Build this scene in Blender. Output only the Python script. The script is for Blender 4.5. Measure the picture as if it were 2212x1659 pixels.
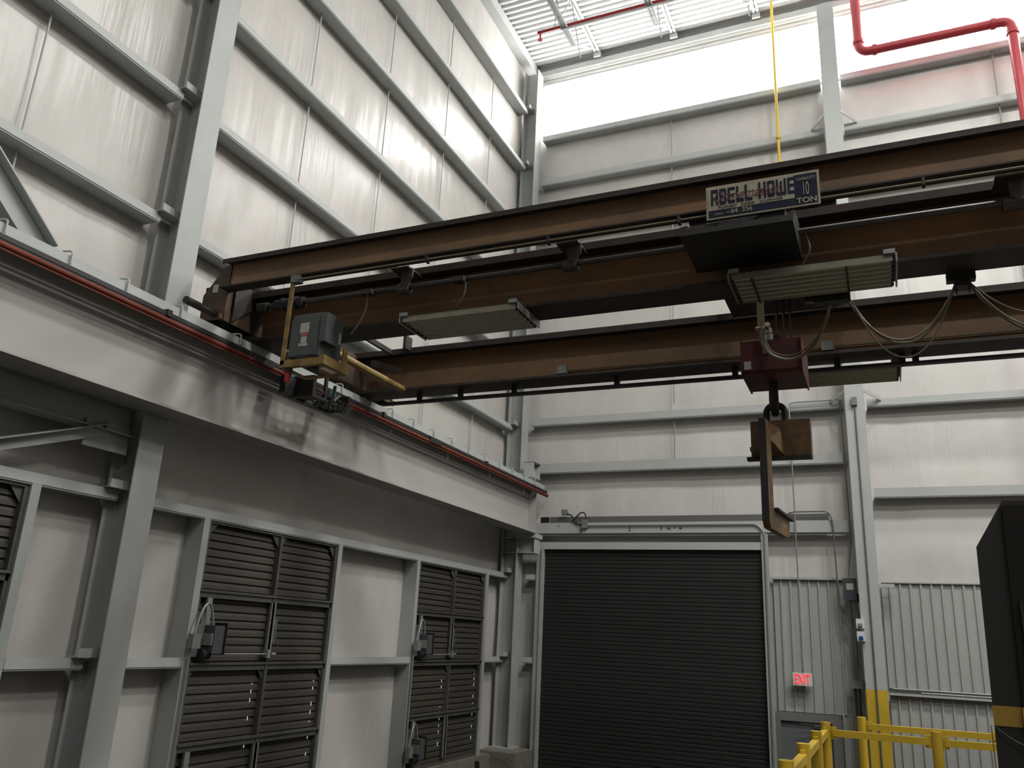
import bpy, math, random
from mathutils import Vector, Matrix
random.seed(7)
for o in list(bpy.data.objects): bpy.data.objects.remove(o)
SC = bpy.context.scene
COL = SC.collection
Z0 = 3.1            # the eye is 3.1 m above the shop floor; all heights below are written relative to the eye
# ------------------------------------------------------------------ camera
yaw, pitch, roll, FPX = -0.42827776, 0.29581281, 0.04959967, 1785.684
f = Vector((math.sin(yaw)*math.cos(pitch), math.cos(yaw)*math.cos(pitch), math.sin(pitch)))
r = Vector((math.cos(yaw), -math.sin(yaw), 0)); u = r.cross(f)
r2 = r*math.cos(roll)+u*math.sin(roll); u2 = -r*math.sin(roll)+u*math.cos(roll)
cd = bpy.data.cameras.new('camera'); cam = bpy.data.objects.new('camera', cd); COL.objects.link(cam)
cd.sensor_width = 36; cd.lens = FPX/2212*36; cd.clip_end = 200; cd.clip_start = 0.05
M = Matrix((r2, u2, -f)).transposed().to_4x4(); M.translation = Vector((0, 0, Z0)); cam.matrix_world = M
SC.camera = cam
# ------------------------------------------------------------------ light and exposure
BACK_L, SIDE_L, SKY_L, BAY_W = 15.0, 0.8, 0.3, 340.0
SC.view_settings.view_transform = 'Standard'; SC.view_settings.look = 'None'
SC.view_settings.exposure = 0.0; SC.view_settings.gamma = 1.0; SC.view_settings.use_curve_mapping = False
W = bpy.data.worlds.new('world'); SC.world = W; W.use_nodes = True
W.node_tree.nodes['Background'].inputs[0].default_value = (0.75, 0.85, 1, 1)
W.node_tree.nodes['Background'].inputs[1].default_value = SKY_L
try:
    SC.cycles.max_bounces = 8; SC.cycles.diffuse_bounces = 2; SC.cycles.sample_clamp_indirect = 6
    SC.cycles.use_denoising = True; SC.cycles.caustics_reflective = False; SC.cycles.caustics_refractive = False
except Exception: pass
# ------------------------------------------------------------------ materials
MATS = {}
def mat(name, col, rough=0.6, metal=0.0, var=0.0, vscale=3.0, col2=None, bump=0.0, bscale=8.0, stretch=(1, 1, 1), emit=0.0, coat=0.0, spec=0.5, thr=None):
    m = bpy.data.materials.new(name); m.use_nodes = True; nt = m.node_tree; N = nt.nodes; L = nt.links
    b = N['Principled BSDF']
    b.inputs['Base Color'].default_value = (*col, 1); b.inputs['Roughness'].default_value = rough
    b.inputs['Metallic'].default_value = metal; b.inputs['Specular IOR Level'].default_value = spec
    if coat: b.inputs['Coat Weight'].default_value = coat; b.inputs['Coat Roughness'].default_value = 0.22
    if emit: b.inputs['Emission Color'].default_value = (*col, 1); b.inputs['Emission Strength'].default_value = emit
    if var or bump:
        tc = N.new('ShaderNodeTexCoord'); mp = N.new('ShaderNodeMapping'); mp.inputs['Scale'].default_value = stretch
        L.new(tc.outputs['Object'], mp.inputs['Vector'])
    if var:
        n = N.new('ShaderNodeTexNoise'); n.inputs['Scale'].default_value = vscale; n.inputs['Detail'].default_value = 6; n.inputs['Roughness'].default_value = 0.65
        L.new(mp.outputs[0], n.inputs['Vector'])
        cr = N.new('ShaderNodeValToRGB'); c2 = col2 or tuple(c*(1-var) for c in col)
        lo, hi = thr or (0.35, 0.68)
        cr.color_ramp.elements[0].position = lo; cr.color_ramp.elements[0].color = (*c2, 1)
        cr.color_ramp.elements[1].position = hi; cr.color_ramp.elements[1].color = (*col, 1)
        L.new(n.outputs[0], cr.inputs[0]); L.new(cr.outputs[0], b.inputs['Base Color'])
    if bump:
        n2 = N.new('ShaderNodeTexNoise'); n2.inputs['Scale'].default_value = bscale; n2.inputs['Detail'].default_value = 3
        L.new(mp.outputs[0], n2.inputs['Vector'])
        bp = N.new('ShaderNodeBump'); bp.inputs['Strength'].default_value = bump; bp.inputs['Distance'].default_value = 0.03
        L.new(n2.outputs[0], bp.inputs['Height']); L.new(bp.outputs[0], b.inputs['Normal'])
    MATS[name] = m; return m
def vinyl(name, along):
    # white faced insulation blanket: glossy, with fine upright pull wrinkles that come and go
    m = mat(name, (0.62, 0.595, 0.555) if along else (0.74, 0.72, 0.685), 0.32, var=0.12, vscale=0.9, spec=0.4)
    nt = m.node_tree; N = nt.nodes; L = nt.links; b = N['Principled BSDF']
    tc = N.new('ShaderNodeTexCoord')
    def nz(sc, s, det=2):
        mp = N.new('ShaderNodeMapping'); mp.inputs['Scale'].default_value = sc; L.new(tc.outputs['Object'], mp.inputs['Vector'])
        n = N.new('ShaderNodeTexNoise'); n.inputs['Scale'].default_value = s; n.inputs['Detail'].default_value = det
        L.new(mp.outputs[0], n.inputs['Vector']); return n
    st = (1, 1, 0.05)
    fine = nz(st, 16, 3); mid = nz((1, 1, 0.12), 3.2, 3); mask = nz((1, 1, 0.6), 0.9, 2)
    rp = N.new('ShaderNodeMapRange'); rp.inputs[1].default_value = 0.48; rp.inputs[2].default_value = 0.68; L.new(mask.outputs[0], rp.inputs[0])
    mu = N.new('ShaderNodeMath'); mu.operation = 'MULTIPLY'; L.new(fine.outputs[0], mu.inputs[0]); L.new(rp.outputs[0], mu.inputs[1])
    m2 = N.new('ShaderNodeMath'); m2.operation = 'MULTIPLY_ADD'; m2.inputs[1].default_value = 1.6
    L.new(mid.outputs[0], m2.inputs[0]); L.new(mu.outputs[0], m2.inputs[2])
    bp = N.new('ShaderNodeBump'); bp.inputs['Strength'].default_value = 0.5; bp.inputs['Distance'].default_value = 0.022
    L.new(m2.outputs[0], bp.inputs['Height']); L.new(bp.outputs[0], b.inputs['Normal'])
    return m
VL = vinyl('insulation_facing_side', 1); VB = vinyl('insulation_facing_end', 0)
STEEL = mat('grey_painted_steel', (0.43, 0.45, 0.435), 0.5, var=0.10, vscale=2.0)
LSTEEL = mat('light_painted_steel', (0.50, 0.52, 0.505), 0.55, var=0.08, vscale=2.0)
BEAMW = mat('runway_paint', (0.48, 0.47, 0.44), 0.8, spec=0.2, var=0.05, vscale=1.2, stretch=(1, 0.4, 2))
CRANE = mat('brown_orange_paint', (0.34, 0.195, 0.10), 0.6, var=0.5, vscale=2.6, col2=(0.19, 0.12, 0.075), stretch=(0.5, 1, 1), bump=0.1)
CRANED = mat('shaded_carriage_paint', (0.13, 0.08, 0.045), 0.65, var=0.5, vscale=3, col2=(0.05, 0.035, 0.025))  # crane brown darkened in the colour so the end carriage looks shaded
CRANEF = mat('grimy_shaded_flange_paint', (0.045, 0.034, 0.027), 0.7, var=0.5, vscale=6)  # grime colour, darkened further to carry the shade under the flanges
DARK = mat('greasy_black_steel', (0.022, 0.021, 0.020), 0.6, var=0.3, vscale=8)
SHAFT = mat('worn_shaft_steel', (0.10, 0.10, 0.095), 0.45, 0.5, var=0.3, vscale=9)
YELLOW = mat('yellow_enamel', (0.74, 0.50, 0.045), 0.38, var=0.15, vscale=5)
DYELLOW = mat('dirty_yellow_paint', (0.38, 0.25, 0.07), 0.55, var=0.55, vscale=9, col2=(0.16, 0.10, 0.04))
HOOKP = mat('scuffed_orange_paint', (0.24, 0.14, 0.06), 0.65, var=0.6, vscale=7, col2=(0.09, 0.055, 0.032))
RED = mat('red_sprinkler_paint', (0.42, 0.035, 0.045), 0.4, var=0.1)
REDB = mat('hook_block_red', (0.105, 0.016, 0.017), 0.6, var=0.4, vscale=7, col2=(0.05, 0.012, 0.012))
BARRED = mat('conductor_red', (0.20, 0.035, 0.016), 0.75, var=0.3, vscale=3)
CAB = mat('cabinet_grey', (0.085, 0.098, 0.10), 0.45, var=0.25, vscale=9)
GALV = mat('galvanised', (0.36, 0.37, 0.36), 0.4, 0.4, var=0.15, vscale=12)
GALD = mat('dull_galvanised', (0.20, 0.205, 0.20), 0.5, 0.3, var=0.25, vscale=12)
LOUV = mat('louver_brown_grey', (0.060, 0.053, 0.041), 0.6, var=0.3, vscale=3, stretch=(1, 0.3, 4))
LFRAME = mat('louver_frame_grey', (0.12, 0.118, 0.105), 0.45, 0.2, var=0.25, vscale=10)
DOORM = mat('door_charcoal', (0.024, 0.025, 0.024), 0.55, var=0.15, vscale=2)
PDOOR = mat('door_grey', (0.17, 0.18, 0.19), 0.5, var=0.1)
LINER = mat('liner_panel_paint', (0.47, 0.48, 0.46), 0.42, var=0.08, vscale=1.5)
CONC = mat('concrete', (0.22, 0.20, 0.17), 0.85, var=0.35, vscale=5, bump=0.3, bscale=20)
FLOORM = mat('floor_concrete', (0.045, 0.044, 0.041), 0.6, var=0.3, vscale=1.5)
DECK = mat('white_roof_deck', (0.72, 0.73, 0.72), 0.45)
WHITE = mat('white_plastic', (0.75, 0.75, 0.72), 0.4)
PAPER = mat('paper_label', (0.55, 0.55, 0.53), 0.7, var=0.25, vscale=30)
BLACK = mat('black_panel', (0.014, 0.013, 0.011), 0.8, spec=0.25, var=0.2)
BLACK2 = mat('black_sheet', (0.012, 0.012, 0.011), 0.6)
STRIPE = mat('faded_yellow_band', (0.33, 0.21, 0.03), 0.5)
CREAM = mat('sign_cream', (0.42, 0.38, 0.28), 0.55, var=0.3, vscale=9)
NAVY = mat('sign_navy', (0.022, 0.028, 0.045), 0.8, spec=0.15)
SCRIPT = mat('sign_faded_red', (0.22, 0.12, 0.11), 0.8, spec=0.1, var=0.4, vscale=30)
TAN = mat('tan_cable', (0.20, 0.17, 0.105), 0.55, var=0.2)
TROF = mat('reflector_beige', (0.30, 0.28, 0.21), 0.28, 0.5, var=0.2, vscale=8)
TUBE = mat('lamp_tube_glass', (0.50, 0.50, 0.42), 0.25)
TEAL = mat('teal_clip', (0.045, 0.12, 0.13), 0.5)
BLUE = mat('strobe_blue', (0.02, 0.08, 0.35), 0.3)
DGREY = mat('mid_grey_plate', (0.13, 0.13, 0.125), 0.6)
GREYBOX = mat('junction_grey', (0.20, 0.20, 0.19), 0.5)
EXITR = mat('exit_red_lit', (1.0, 0.03, 0.04), 0.5, emit=1.1)
DANGERR = mat('danger_red', (0.45, 0.02, 0.03), 0.5)
GAP = mat('daylight_gap', (0.9, 0.95, 1.0), 0.5, emit=0.8)
PANE = mat('translucent_panel_back', (1.0, 1.0, 0.985), 0.5, emit=BACK_L)
PANE2 = mat('translucent_panel_side', (1.0, 1.0, 0.985), 0.5, emit=SIDE_L)
# ------------------------------------------------------------------ mesh building
class MB:
    def __init__(s): s.v = []; s.f = []; s.sm = []; s.nb = 0
    def add(s, vs, fs, smooth=False):
        k = len(s.v); s.v += [tuple(p) for p in vs]
        for q in fs: s.f.append(tuple(i+k for i in q)); s.sm.append(smooth)
        return s
    def box(s, x0, x1, y0, y1, z0, z1):
        x0, x1 = sorted((x0, x1)); y0, y1 = sorted((y0, y1)); z0, z1 = sorted((z0, z1))
        e = 0.00025*(s.nb % 6) if min(x1-x0, y1-y0, z1-z0) > 0.006 else 0.0; s.nb += 1      # welded pieces never share a face plane
        x0 += e; x1 -= e; y0 += e; y1 -= e; z0 += e; z1 -= e
        return s.add([(x0,y0,z0),(x1,y0,z0),(x1,y1,z0),(x0,y1,z0),(x0,y0,z1),(x1,y0,z1),(x1,y1,z1),(x0,y1,z1)],
                     [(0,3,2,1),(4,5,6,7),(0,1,5,4),(1,2,6,5),(2,3,7,6),(3,0,4,7)])
    def bar(s, p, q, w, h, up=(0, 0, 1)):
        p, q, up = Vector(p), Vector(q), Vector(up); d = (q-p).normalized(); a = d.cross(up).normalized()*(w/2); b = a.cross(d).normalized()*(h/2)
        vs = [p-a-b, p+a-b, p+a+b, p-a+b, q-a-b, q+a-b, q+a+b, q-a+b]
        return s.add(vs, [(0,1,2,3),(7,6,5,4),(0,4,5,1),(1,5,6,2),(2,6,7,3),(3,7,4,0)])
    def prism(s, poly, vec):
        vec = Vector(vec); n = len(poly); a = [Vector(p) for p in poly]; b = [p+vec for p in a]
        return s.add(a+b, [tuple(range(n))[::-1], tuple(range(n, 2*n))]+[(i, (i+1) % n, n+(i+1) % n, n+i) for i in range(n)])
    def tube(s, pts, r, n=10, closed=False):
        pts = [Vector(p) for p in pts]; m = len(pts); rings = []; prev = None
        for i, p in enumerate(pts):
            a = pts[max(i-1, 0)]; b = pts[min(i+1, m-1)]
            if closed: a = pts[(i-1) % m]; b = pts[(i+1) % m]
            d = (b-a).normalized()
            if prev is None:
                t = Vector((0, 0, 1)) if abs(d.z) < 0.9 else Vector((1, 0, 0)); e = d.cross(t).normalized()
            else: e = (prev-d*prev.dot(d)).normalized()
            prev = e; g = d.cross(e); rr = r[i] if isinstance(r, (list, tuple)) else r
            rings.append([p+e*rr*math.cos(2*math.pi*k/n)+g*rr*math.sin(2*math.pi*k/n) for k in range(n)])
        vs = [q for R in rings for q in R]; fs = []
        for i in range(m if closed else m-1):
            j = (i+1) % m
            for k in range(n): fs.append((i*n+k, i*n+(k+1) % n, j*n+(k+1) % n, j*n+k))
        s.add(vs, fs, True)
        if not closed:
            s.add(rings[0], [tuple(range(n))[::-1]]); s.add(rings[-1], [tuple(range(n))])
        return s
    def cyl(s, p, q, r, n=14): return s.tube([p, q], r, n)
    def merge(s, o): return s.add(o.v, o.f) if False else s._m(o)
    def _m(s, o):
        k = len(s.v); s.v += o.v; s.f += [tuple(i+k for i in q) for q in o.f]; s.sm += o.sm; return s
    def ibeam_y(s, y0, y1, xc, z0, z1, bf, tf, tw):
        s.box(xc-bf/2, xc+bf/2, y0, y1, z0, z0+tf); s.box(xc-bf/2, xc+bf/2, y0, y1, z1-tf, z1); return s.box(xc-tw/2, xc+tw/2, y0, y1, z0+tf, z1-tf)
    def ibeam_x(s, x0, x1, yc, z0, z1, bf, tf, tw):
        s.box(x0, x1, yc-bf/2, yc+bf/2, z0, z0+tf); s.box(x0, x1, yc-bf/2, yc+bf/2, z1-tf, z1); return s.box(x0, x1, yc-tw/2, yc+tw/2, z0+tf, z1-tf)
def mesh_of(mb, name, m, loc):
    me = bpy.data.meshes.new(name)
    lx, ly, lz = loc
    me.from_pydata([(a-lx, b-ly, c+Z0-lz) for a, b, c in mb.v], [], mb.f); me.materials.append(m)
    me.polygons.foreach_set('use_smooth', mb.sm); me.update(); return me
def base_of(mbs):
    P = [p for b in mbs for p in b.v]
    xs = [p[0] for p in P]; ys = [p[1] for p in P]; zs = [p[2] for p in P]
    return ((min(xs)+max(xs))/2, (min(ys)+max(ys))/2, min(zs)+Z0)
def tag(o, label=None, cat=None, group=None, kind=None):
    if label: o['label'] = label
    if cat: o['category'] = cat
    if group: o['group'] = group
    if kind: o['kind'] = kind
def leaf(name, mb, m, loc, parent=None, label=None):
    o = bpy.data.objects.new(name, mesh_of(mb, name, m, loc)); COL.objects.link(o)
    if parent is None: o.location = loc
    else: o.parent = parent
    if label: o['label'] = label
    return o
# parts: (name, MB, material[, label[, [subparts]]])
def thing(name, label, cat, parts, group=None, kind=None):
    loc = base_of([p[1] for p in parts])
    if len(parts) == 1 and parts[0][0] is None:
        o = leaf(name, parts[0][1], parts[0][2], loc)
    else:
        o = bpy.data.objects.new(name, None); COL.objects.link(o); o.location = loc; o.empty_display_size = 0.2
        for p in parts:
            c = leaf(p[0], p[1], p[2], loc, o, p[3] if len(p) > 3 else None)
            for q in (p[4] if len(p) > 4 else []):
                leaf(q[0], q[1], q[2], loc, c, q[3] if len(q) > 3 else None)
    tag(o, label, cat, group, kind); return o
def one(name, label, cat, mb, m, group=None, kind=None): return thing(name, label, cat, [(None, mb, m)], group, kind)
def struct(name, mb, m, parts=(), label=None):
    loc = base_of([mb]); o = leaf(name, mb, m, loc); o['kind'] = 'structure'
    if label: o['label'] = label
    for p in parts:
        c = leaf(p[0], p[1], p[2], loc, o, p[3] if len(p) > 3 else None)
        for q in (p[4] if len(p) > 4 else []): leaf(q[0], q[1], q[2], loc, c)
    return o
def fillet(pts, r=0.12, n=6):
    pts = [Vector(p) for p in pts]; out = [pts[0]]
    for i in range(1, len(pts)-1):
        p = pts[i]; a = (pts[i-1]-p); b = (pts[i+1]-p); t = min(r, a.length*0.45, b.length*0.45)
        A = p+a.normalized()*t; B = p+b.normalized()*t
        for k in range(n+1):
            s_ = k/n; out.append(A*(1-s_)**2+p*2*s_*(1-s_)+B*s_*s_)
    out.append(pts[-1]); return out
def arc(a, b, sag, n=18, k=2.0):
    a, b = Vector(a), Vector(b); out = []
    for i in range(n+1):
        t = i/n; p = a.lerp(b, t); p.z -= sag*(1-abs(2*t-1)**k); out.append(p)
    return out
def text(body, origin, w, h, U=(1, 0, 0), V=(0, 0, 1), shear=0.0, bold=0.0, depth=0.002):
    cu = bpy.data.curves.new('lettering', 'FONT'); cu.body = body; cu.extrude = 0.01; cu.offset = bold
    ob = bpy.data.objects.new('lettering_source', cu); COL.objects.link(ob)
    dg = bpy.context.evaluated_depsgraph_get(); me = bpy.data.meshes.new_from_object(ob.evaluated_get(dg))
    vs = [v.co.copy() for v in me.vertices]; fs = [tuple(p.vertices) for p in me.polygons]
    bpy.data.objects.remove(ob); bpy.data.meshes.remove(me); bpy.data.curves.remove(cu)
    x0 = min(v.x for v in vs); x1 = max(v.x for v in vs); y0 = min(v.y for v in vs); y1 = max(v.y for v in vs)
    U, V, O = Vector(U), Vector(V), Vector(origin); Nn = U.cross(V)
    m = MB(); out = []
    for v in vs:
        a = (v.x-x0)/(x1-x0)*w; b = (v.y-y0)/(y1-y0)*h
        out.append(O+U*(a+shear*b)+V*b+Nn*(depth if v.z > 0 else 0))
    return m.add(out, fs)
# ------------------------------------------------------------------ room shell
XL, XR, YB, YF, ZF, ZC = -6.86, 9.5, 15.24, -9.0, -3.1, 12.85
struct('floor', MB().box(XL-0.2, XR+0.2, YF-0.2, YB+0.2, ZF-0.15, ZF), FLOORM)
GZL = [-0.45, 1.06, 2.45, 3.93, 5.41, 6.88, 8.36, 9.83, 11.25]
SEAM = [-2.3, -0.5, 1.3, 3.1, 4.9, 6.75, 8.55, 10.4, 12.2, 14.0]
def hsh(i, j): return (math.sin(i*12.9898+j*78.233)*43758.5453) % 1
def wall_left():
    m = MB(); ys = [YF+0.0+i*0.09 for i in range(int((YB-YF)/0.09)+1)]+[YB]; zs = [ZF+i*0.1 for i in range(int((ZC-ZF)/0.1)+1)]+[ZC]
    cells = [ZF]+GZL+[ZC]; vs = []
    for z in zs:
        k = max(i for i in range(len(cells)) if cells[i] <= z+1e-6); k = min(k, len(cells)-2)
        t = (z-cells[k])/(cells[k+1]-cells[k]); bz = math.sin(math.pi*min(max(t, 0), 1))**0.6
        for y in ys:
            d = min(abs(y-q) for q in SEAM); s = min(d/0.35, 1)**0.5
            j = sum(1 for q in SEAM if q < y)
            amp = 0.02+0.03*hsh(k, j)
            if z < 1.05 and y < 14: amp *= 0.2
            w = amp*bz*(0.35+0.65*s)
            w += 0.006*math.sin(y*21+3*math.sin(z*1.3+j))*bz*hsh(j, k+5)
            vs.append((XL+0.012+w, y, z))
    n = len(ys)
    for i in range(len(zs)-1):
        for jx in range(n-1):
            m.f.append((i*n+jx, i*n+jx+1, (i+1)*n+jx+1, (i+1)*n+jx)); m.sm.append(True)
    m.v = vs; return m
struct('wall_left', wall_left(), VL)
def wall_back():
    m = MB(); xs = [XL+i*0.1 for i in range(int((XR-XL)/0.1)+1)]+[XR]; zs = [ZF+i*0.1 for i in range(int((ZC-ZF)/0.1)+1)]+[ZC]
    cells = [ZF, 1.16, 1.93, 3.12, 4.1, 5.4, 7.0, 8.3, 9.6, 10.74, ZC]; vs = []
    for z in zs:
        k = max(i for i in range(len(cells)) if cells[i] <= z+1e-6); k = min(k, len(cells)-2)
        t = (z-cells[k])/(cells[k+1]-cells[k]); bz = math.sin(math.pi*min(max(t, 0), 1))**0.6
        for x in xs:
            q = ((x+7.0) % 1.83); d = min(q, 1.83-q); s = min(d/0.35, 1)**0.5; j = int((x+7)/1.83)
            amp = 0.015+0.02*hsh(k, j+9)
            if z < 1.1: amp = 0
            vs.append((x, YB-0.01-amp*bz*(0.35+0.65*s), z))
    n = len(xs)
    for i in range(len(zs)-1):
        for jx in range(n-1):
            m.f.append((i*n+jx, (i+1)*n+jx, (i+1)*n+jx+1, i*n+jx+1)); m.sm.append(True)
    m.v = vs; return m
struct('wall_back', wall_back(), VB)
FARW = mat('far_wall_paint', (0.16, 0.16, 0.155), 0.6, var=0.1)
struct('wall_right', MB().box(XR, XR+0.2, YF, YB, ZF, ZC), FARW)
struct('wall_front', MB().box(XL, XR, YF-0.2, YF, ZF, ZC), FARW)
def deck():
    m = MB(); p = 0.15; y = YF; prof = []
    while y < YB+0.01:
        prof += [(y, ZC), (y+0.045, ZC), (y+0.06, ZC+0.04), (y+0.135, ZC+0.04)]; y += p
    vs = []; fs = []
    for (yy, zz) in prof: vs += [(XL-0.1, yy, zz), (XR+0.1, yy, zz)]
    for i in range(len(prof)-1): fs.append((2*i, 2*i+1, 2*i+3, 2*i+2))
    m.add(vs, fs); m.box(XL-0.1, XR+0.1, YF-0.1, YB+0.1, ZC+0.06, ZC+0.12); return m
struct('ceiling', deck(), DECK)
# clerestory strips of translucent sheet
def strip(name, x0, x1, y, z0, z1, m, axis='x'):
    b = MB(); n = int(abs(x1-x0)/0.16)
    for i in range(n):
        a = x0+(x1-x0)*i/n; c = x0+(x1-x0)*(i+1)/n; e = 0.012 if i % 2 else 0.0
        if axis == 'x': b.box(a, c, y-e, y+0.02, z0, z1)
        else: b.box(y-0.02, y+e, a, c, z0, z1)
    fr = MB()
    if axis == 'x':
        fr.box(x0, x1, y-0.03, y+0.02, z0-0.05, z0); fr.box(x0, x1, y-0.03, y+0.02, z1, z1+0.05)
    else:
        fr.box(y-0.03, y+0.03, x0, x1, z0-0.05, z0); fr.box(y-0.03, y+0.03, x0, x1, z1, z1+0.05)
    struct(name, b, m, [('window_frame', fr, LSTEEL)])
strip('window_1', -6.40, 9.4, 15.14, 10.88, 12.30, PANE)
strip('window_2', -8.5, 14.5, 9.47, 10.9, 12.05, PANE2, 'y')
strip('window_3', -6.4, 9.0, -8.95, 10.9, 12.05, PANE2)
# ------------------------------------------------------------------ concrete curb, pier
struct('baseboard_left', MB().box(XL-0.1, -6.55, YF, 15.0, ZF, -1.97), CONC)
PX = -6.80
one('concrete_pier', 'square concrete pier carrying the corner steel column beside the dark roll-up door', 'pier',
    MB().box(PX, -6.08, 14.2, 15.16, ZF, -1.93), CONC)
one('concrete_pier', 'concrete pier under the large steel column between the louver banks, below the wall base', 'pier',
    MB().box(PX, -6.1, 5.25, 6.2, ZF, -1.93), CONC)
# ------------------------------------------------------------------ left wall columns
def col_left(y0, label, ztop, bottom=-1.9):
    sh = MB(); sh.box(-6.415, -6.4, y0, y0+0.3, bottom, ztop); sh.box(-6.72, -6.705, y0, y0+0.3, bottom, ztop)
    sh.box(-6.705, -6.415, y0+0.143, y0+0.157, bottom, ztop)
    parts = [('shaft', sh, STEEL), ('base_plate', MB().box(-6.78, -6.34, y0-0.06, y0+0.36, bottom-0.03, bottom), STEEL)]
    for z in GZL:
        if z == 2.45: continue
        parts.append(('girt_clip', MB().box(-6.68, -6.52, y0-0.13, y0+0.15, z+0.09, z+0.10).box(-6.53, -6.52, y0-0.13, y0+0.13, z+0.10, z+0.17), STEEL))
    return thing('steel_column', label, 'column', parts)
col_left(5.57, 'large grey steel wall column between the louver banks, rising behind the crane runway beam', 12.6)
col_left(14.62, 'grey steel corner column between the louvered wall and the roll-up door', 12.4)
# ------------------------------------------------------------------ left wall girts with sag rods
WHERE = {-0.45: 'at louver mid height', 1.06: 'along the top of the louver banks', 3.93: 'first above the crane runway beam',
         5.41: 'second above the crane runway beam', 6.88: 'third above the crane runway beam', 8.36: 'fourth above the crane runway beam',
         9.83: 'fifth above the crane runway beam', 11.25: 'topmost, under the roof'}
def girt_left(y0, y1, z, label, rods=(), rz=1.39):
    m = MB().box(-6.608, -6.60, y0, y1, z, z+0.085).box(-6.875, -6.60, y0, y1, z-0.004, z+0.004).box(-6.622, -6.608, y0, y1, z-0.018, z-0.004)
    parts = [('rail', m, LSTEEL)]
    for y in rods:
        parts.append(('sag_rod', MB().cyl((-6.76, y, z-rz), (-6.76, y, z), 0.010, 8), LSTEEL))
    thing('wall_girt', label, 'girt', parts, 'girts on the left wall')
for z in (3.93, 5.41, 6.88, 8.36, 9.83, 11.25):
    rd = [(z-3.93) and 4.02] if z > 3.93 else [4.02]
    girt_left(-8.9, 5.50, z, 'grey horizontal wall girt left of the large column, '+WHERE[z], [-0.6, 4.02], 1.39)
    girt_left(5.98, 14.60, z, 'grey horizontal wall girt between large and corner columns, '+WHERE[z], [7.66, 9.46, 11.33, 13.12], 1.39)
girt_left(-8.9, 5.62, 1.06, 'grey girt running along the top of the leftmost louver bank', ())
girt_left(5.95, 14.68, 1.06, 'grey girt running over the two louver banks right of the large column', ())
girt_left(4.83, 5.58, -0.45, 'short grey girt between leftmost louver bank and large column', ())
girt_left(6.02, 6.75, -0.45, 'short grey girt between large column and the wide louver bank', ())
girt_left(9.30, 11.28, -0.45, 'grey girt across the pale wall panel between two louver banks', ())
girt_left(13.88, 14.66, -0.45, 'short grey girt between far louver bank and corner column', ())
def post(y, side, label):
    m = MB().box(-6.606, -6.598, y, y+0.09, -1.97, 1.055)
    w = y
    m.box(-6.84, -6.60, w, w+0.007, -1.97, 1.055)
    thing('louver_post', label, 'post', [('channel', m, STEEL)], 'upright posts framing the louver banks')
for y, s, l in ((2.25, -1, 'grey channel post on the near side of the cut-off louver bank at the picture edge'), (4.73, -1, 'grey channel post between cut-off louver bank and large column'),
                (6.76, -1, 'grey channel post at the column side of the wide louver bank'), (9.21, 1, 'slim grey channel post at the far side of the wide louver bank'),
                (11.29, -1, 'grey channel post at the near side of the far louver bank'), (13.78, 1, 'slim grey channel post at the corner side of the far louver bank')):
    post(y, s, l)
# ------------------------------------------------------------------ louver banks
def louver_bank(n, y0, y1, ym, gaps):
    zt, zr = 1.045, [1.045, 0.31, -0.43, -1.21, -1.965]
    fr = MB()
    fr.box(-6.76, -6.70, y0, y0+0.03, -1.97, zt).box(-6.76, -6.70, y1-0.03, y1, -1.97, zt).box(-6.76, -6.70, y0, y1, zt-0.03, zt)
    fr.box(-6.76, -6.70, y0, y1, -1.97, -1.94)
    parts = []
    for z in zr[1:4]: parts.append(('cross_rail', MB().box(-6.765, -6.68, y0, y1, z-0.012, z+0.012).box(-6.72, -6.70, y0, y1, z-0.07, z-0.012), LFRAME))
    parts.append(('mullion', MB().box(-6.76, -6.69, ym-0.02, ym+0.02, -1.95, zt-0.03), LFRAME))
    for k in range(4):
        top, bot = zr[k]-0.03, zr[k+1]+0.02
        for (a, b) in ((y0+0.03, ym-0.02), (ym+0.02, y1-0.03)):
            nb = 8; m = MB(); h = (top-bot)/nb
            for i in range(nb):
                z = bot+i*h
                m.prism([(-6.778, a, z+h+0.012), (-6.758, a, z+h*0.55), (-6.752, a, z+0.006), (-6.758, a, z), (-6.766, a, z+h*0.5), (-6.784, a, z+h+0.006)], (0, b-a, 0))
            parts.append(('louver_panel', m, LOUV))
        if k in (1, 3):
            parts.append(('operator_bar', MB().box(-6.72, -6.69, y0+0.13, y0+0.20, zr[k+1]+0.08, zr[k]-0.07), GALV))
            parts.append(('operator_bar', MB().box(-6.72, -6.69, ym-0.035, ym+0.045, zr[k+1]+0.08, zr[k]-0.07), GALV))
        else:
            for (a, s) in ((y0+0.03, 1), (ym-0.02, -1), (ym+0.02, 1), (y1-0.03, -1)):
                parts.append(('corner_gusset', MB().prism([(-6.73, a, zr[k]-0.03), (-6.73, a+s*0.12, zr[k]-0.03), (-6.73, a, zr[k]-0.17)], (0.006, 0, 0)), LFRAME))
    if gaps:
        g = MB()
        for i in range(20):
            z = 0.1-i*0.095
            if hsh(i, n) < 0.25: continue
            for a in (ym-0.14, y1-0.13):
                if hsh(i+3, int(a*10)) < 0.35 or (z > -0.75 and hsh(i, 7) < 0.8) or (a < ym and hsh(i, 11) < 0.45): continue
                g.box(-6.752, -6.748, a, a+0.004, z, z+0.015+0.045*hsh(i, 4))
        parts.append(('light_gap', g, GAP, 'thin slivers of daylight between blade ends'))
    o = struct('window_%d' % n, fr, LFRAME, parts, ['louver bank cut off by the picture edge', 'wide brown louver bank beside the large column', 'brown louver bank near the room corner'][n-4]); o.location.x += 0.075
louver_bank(4, 2.35, 4.72, 3.53, 0)
louver_bank(5, 6.87, 9.208, 8.075, 1)
louver_bank(6, 11.41, 13.778, 12.61, 1)
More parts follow.
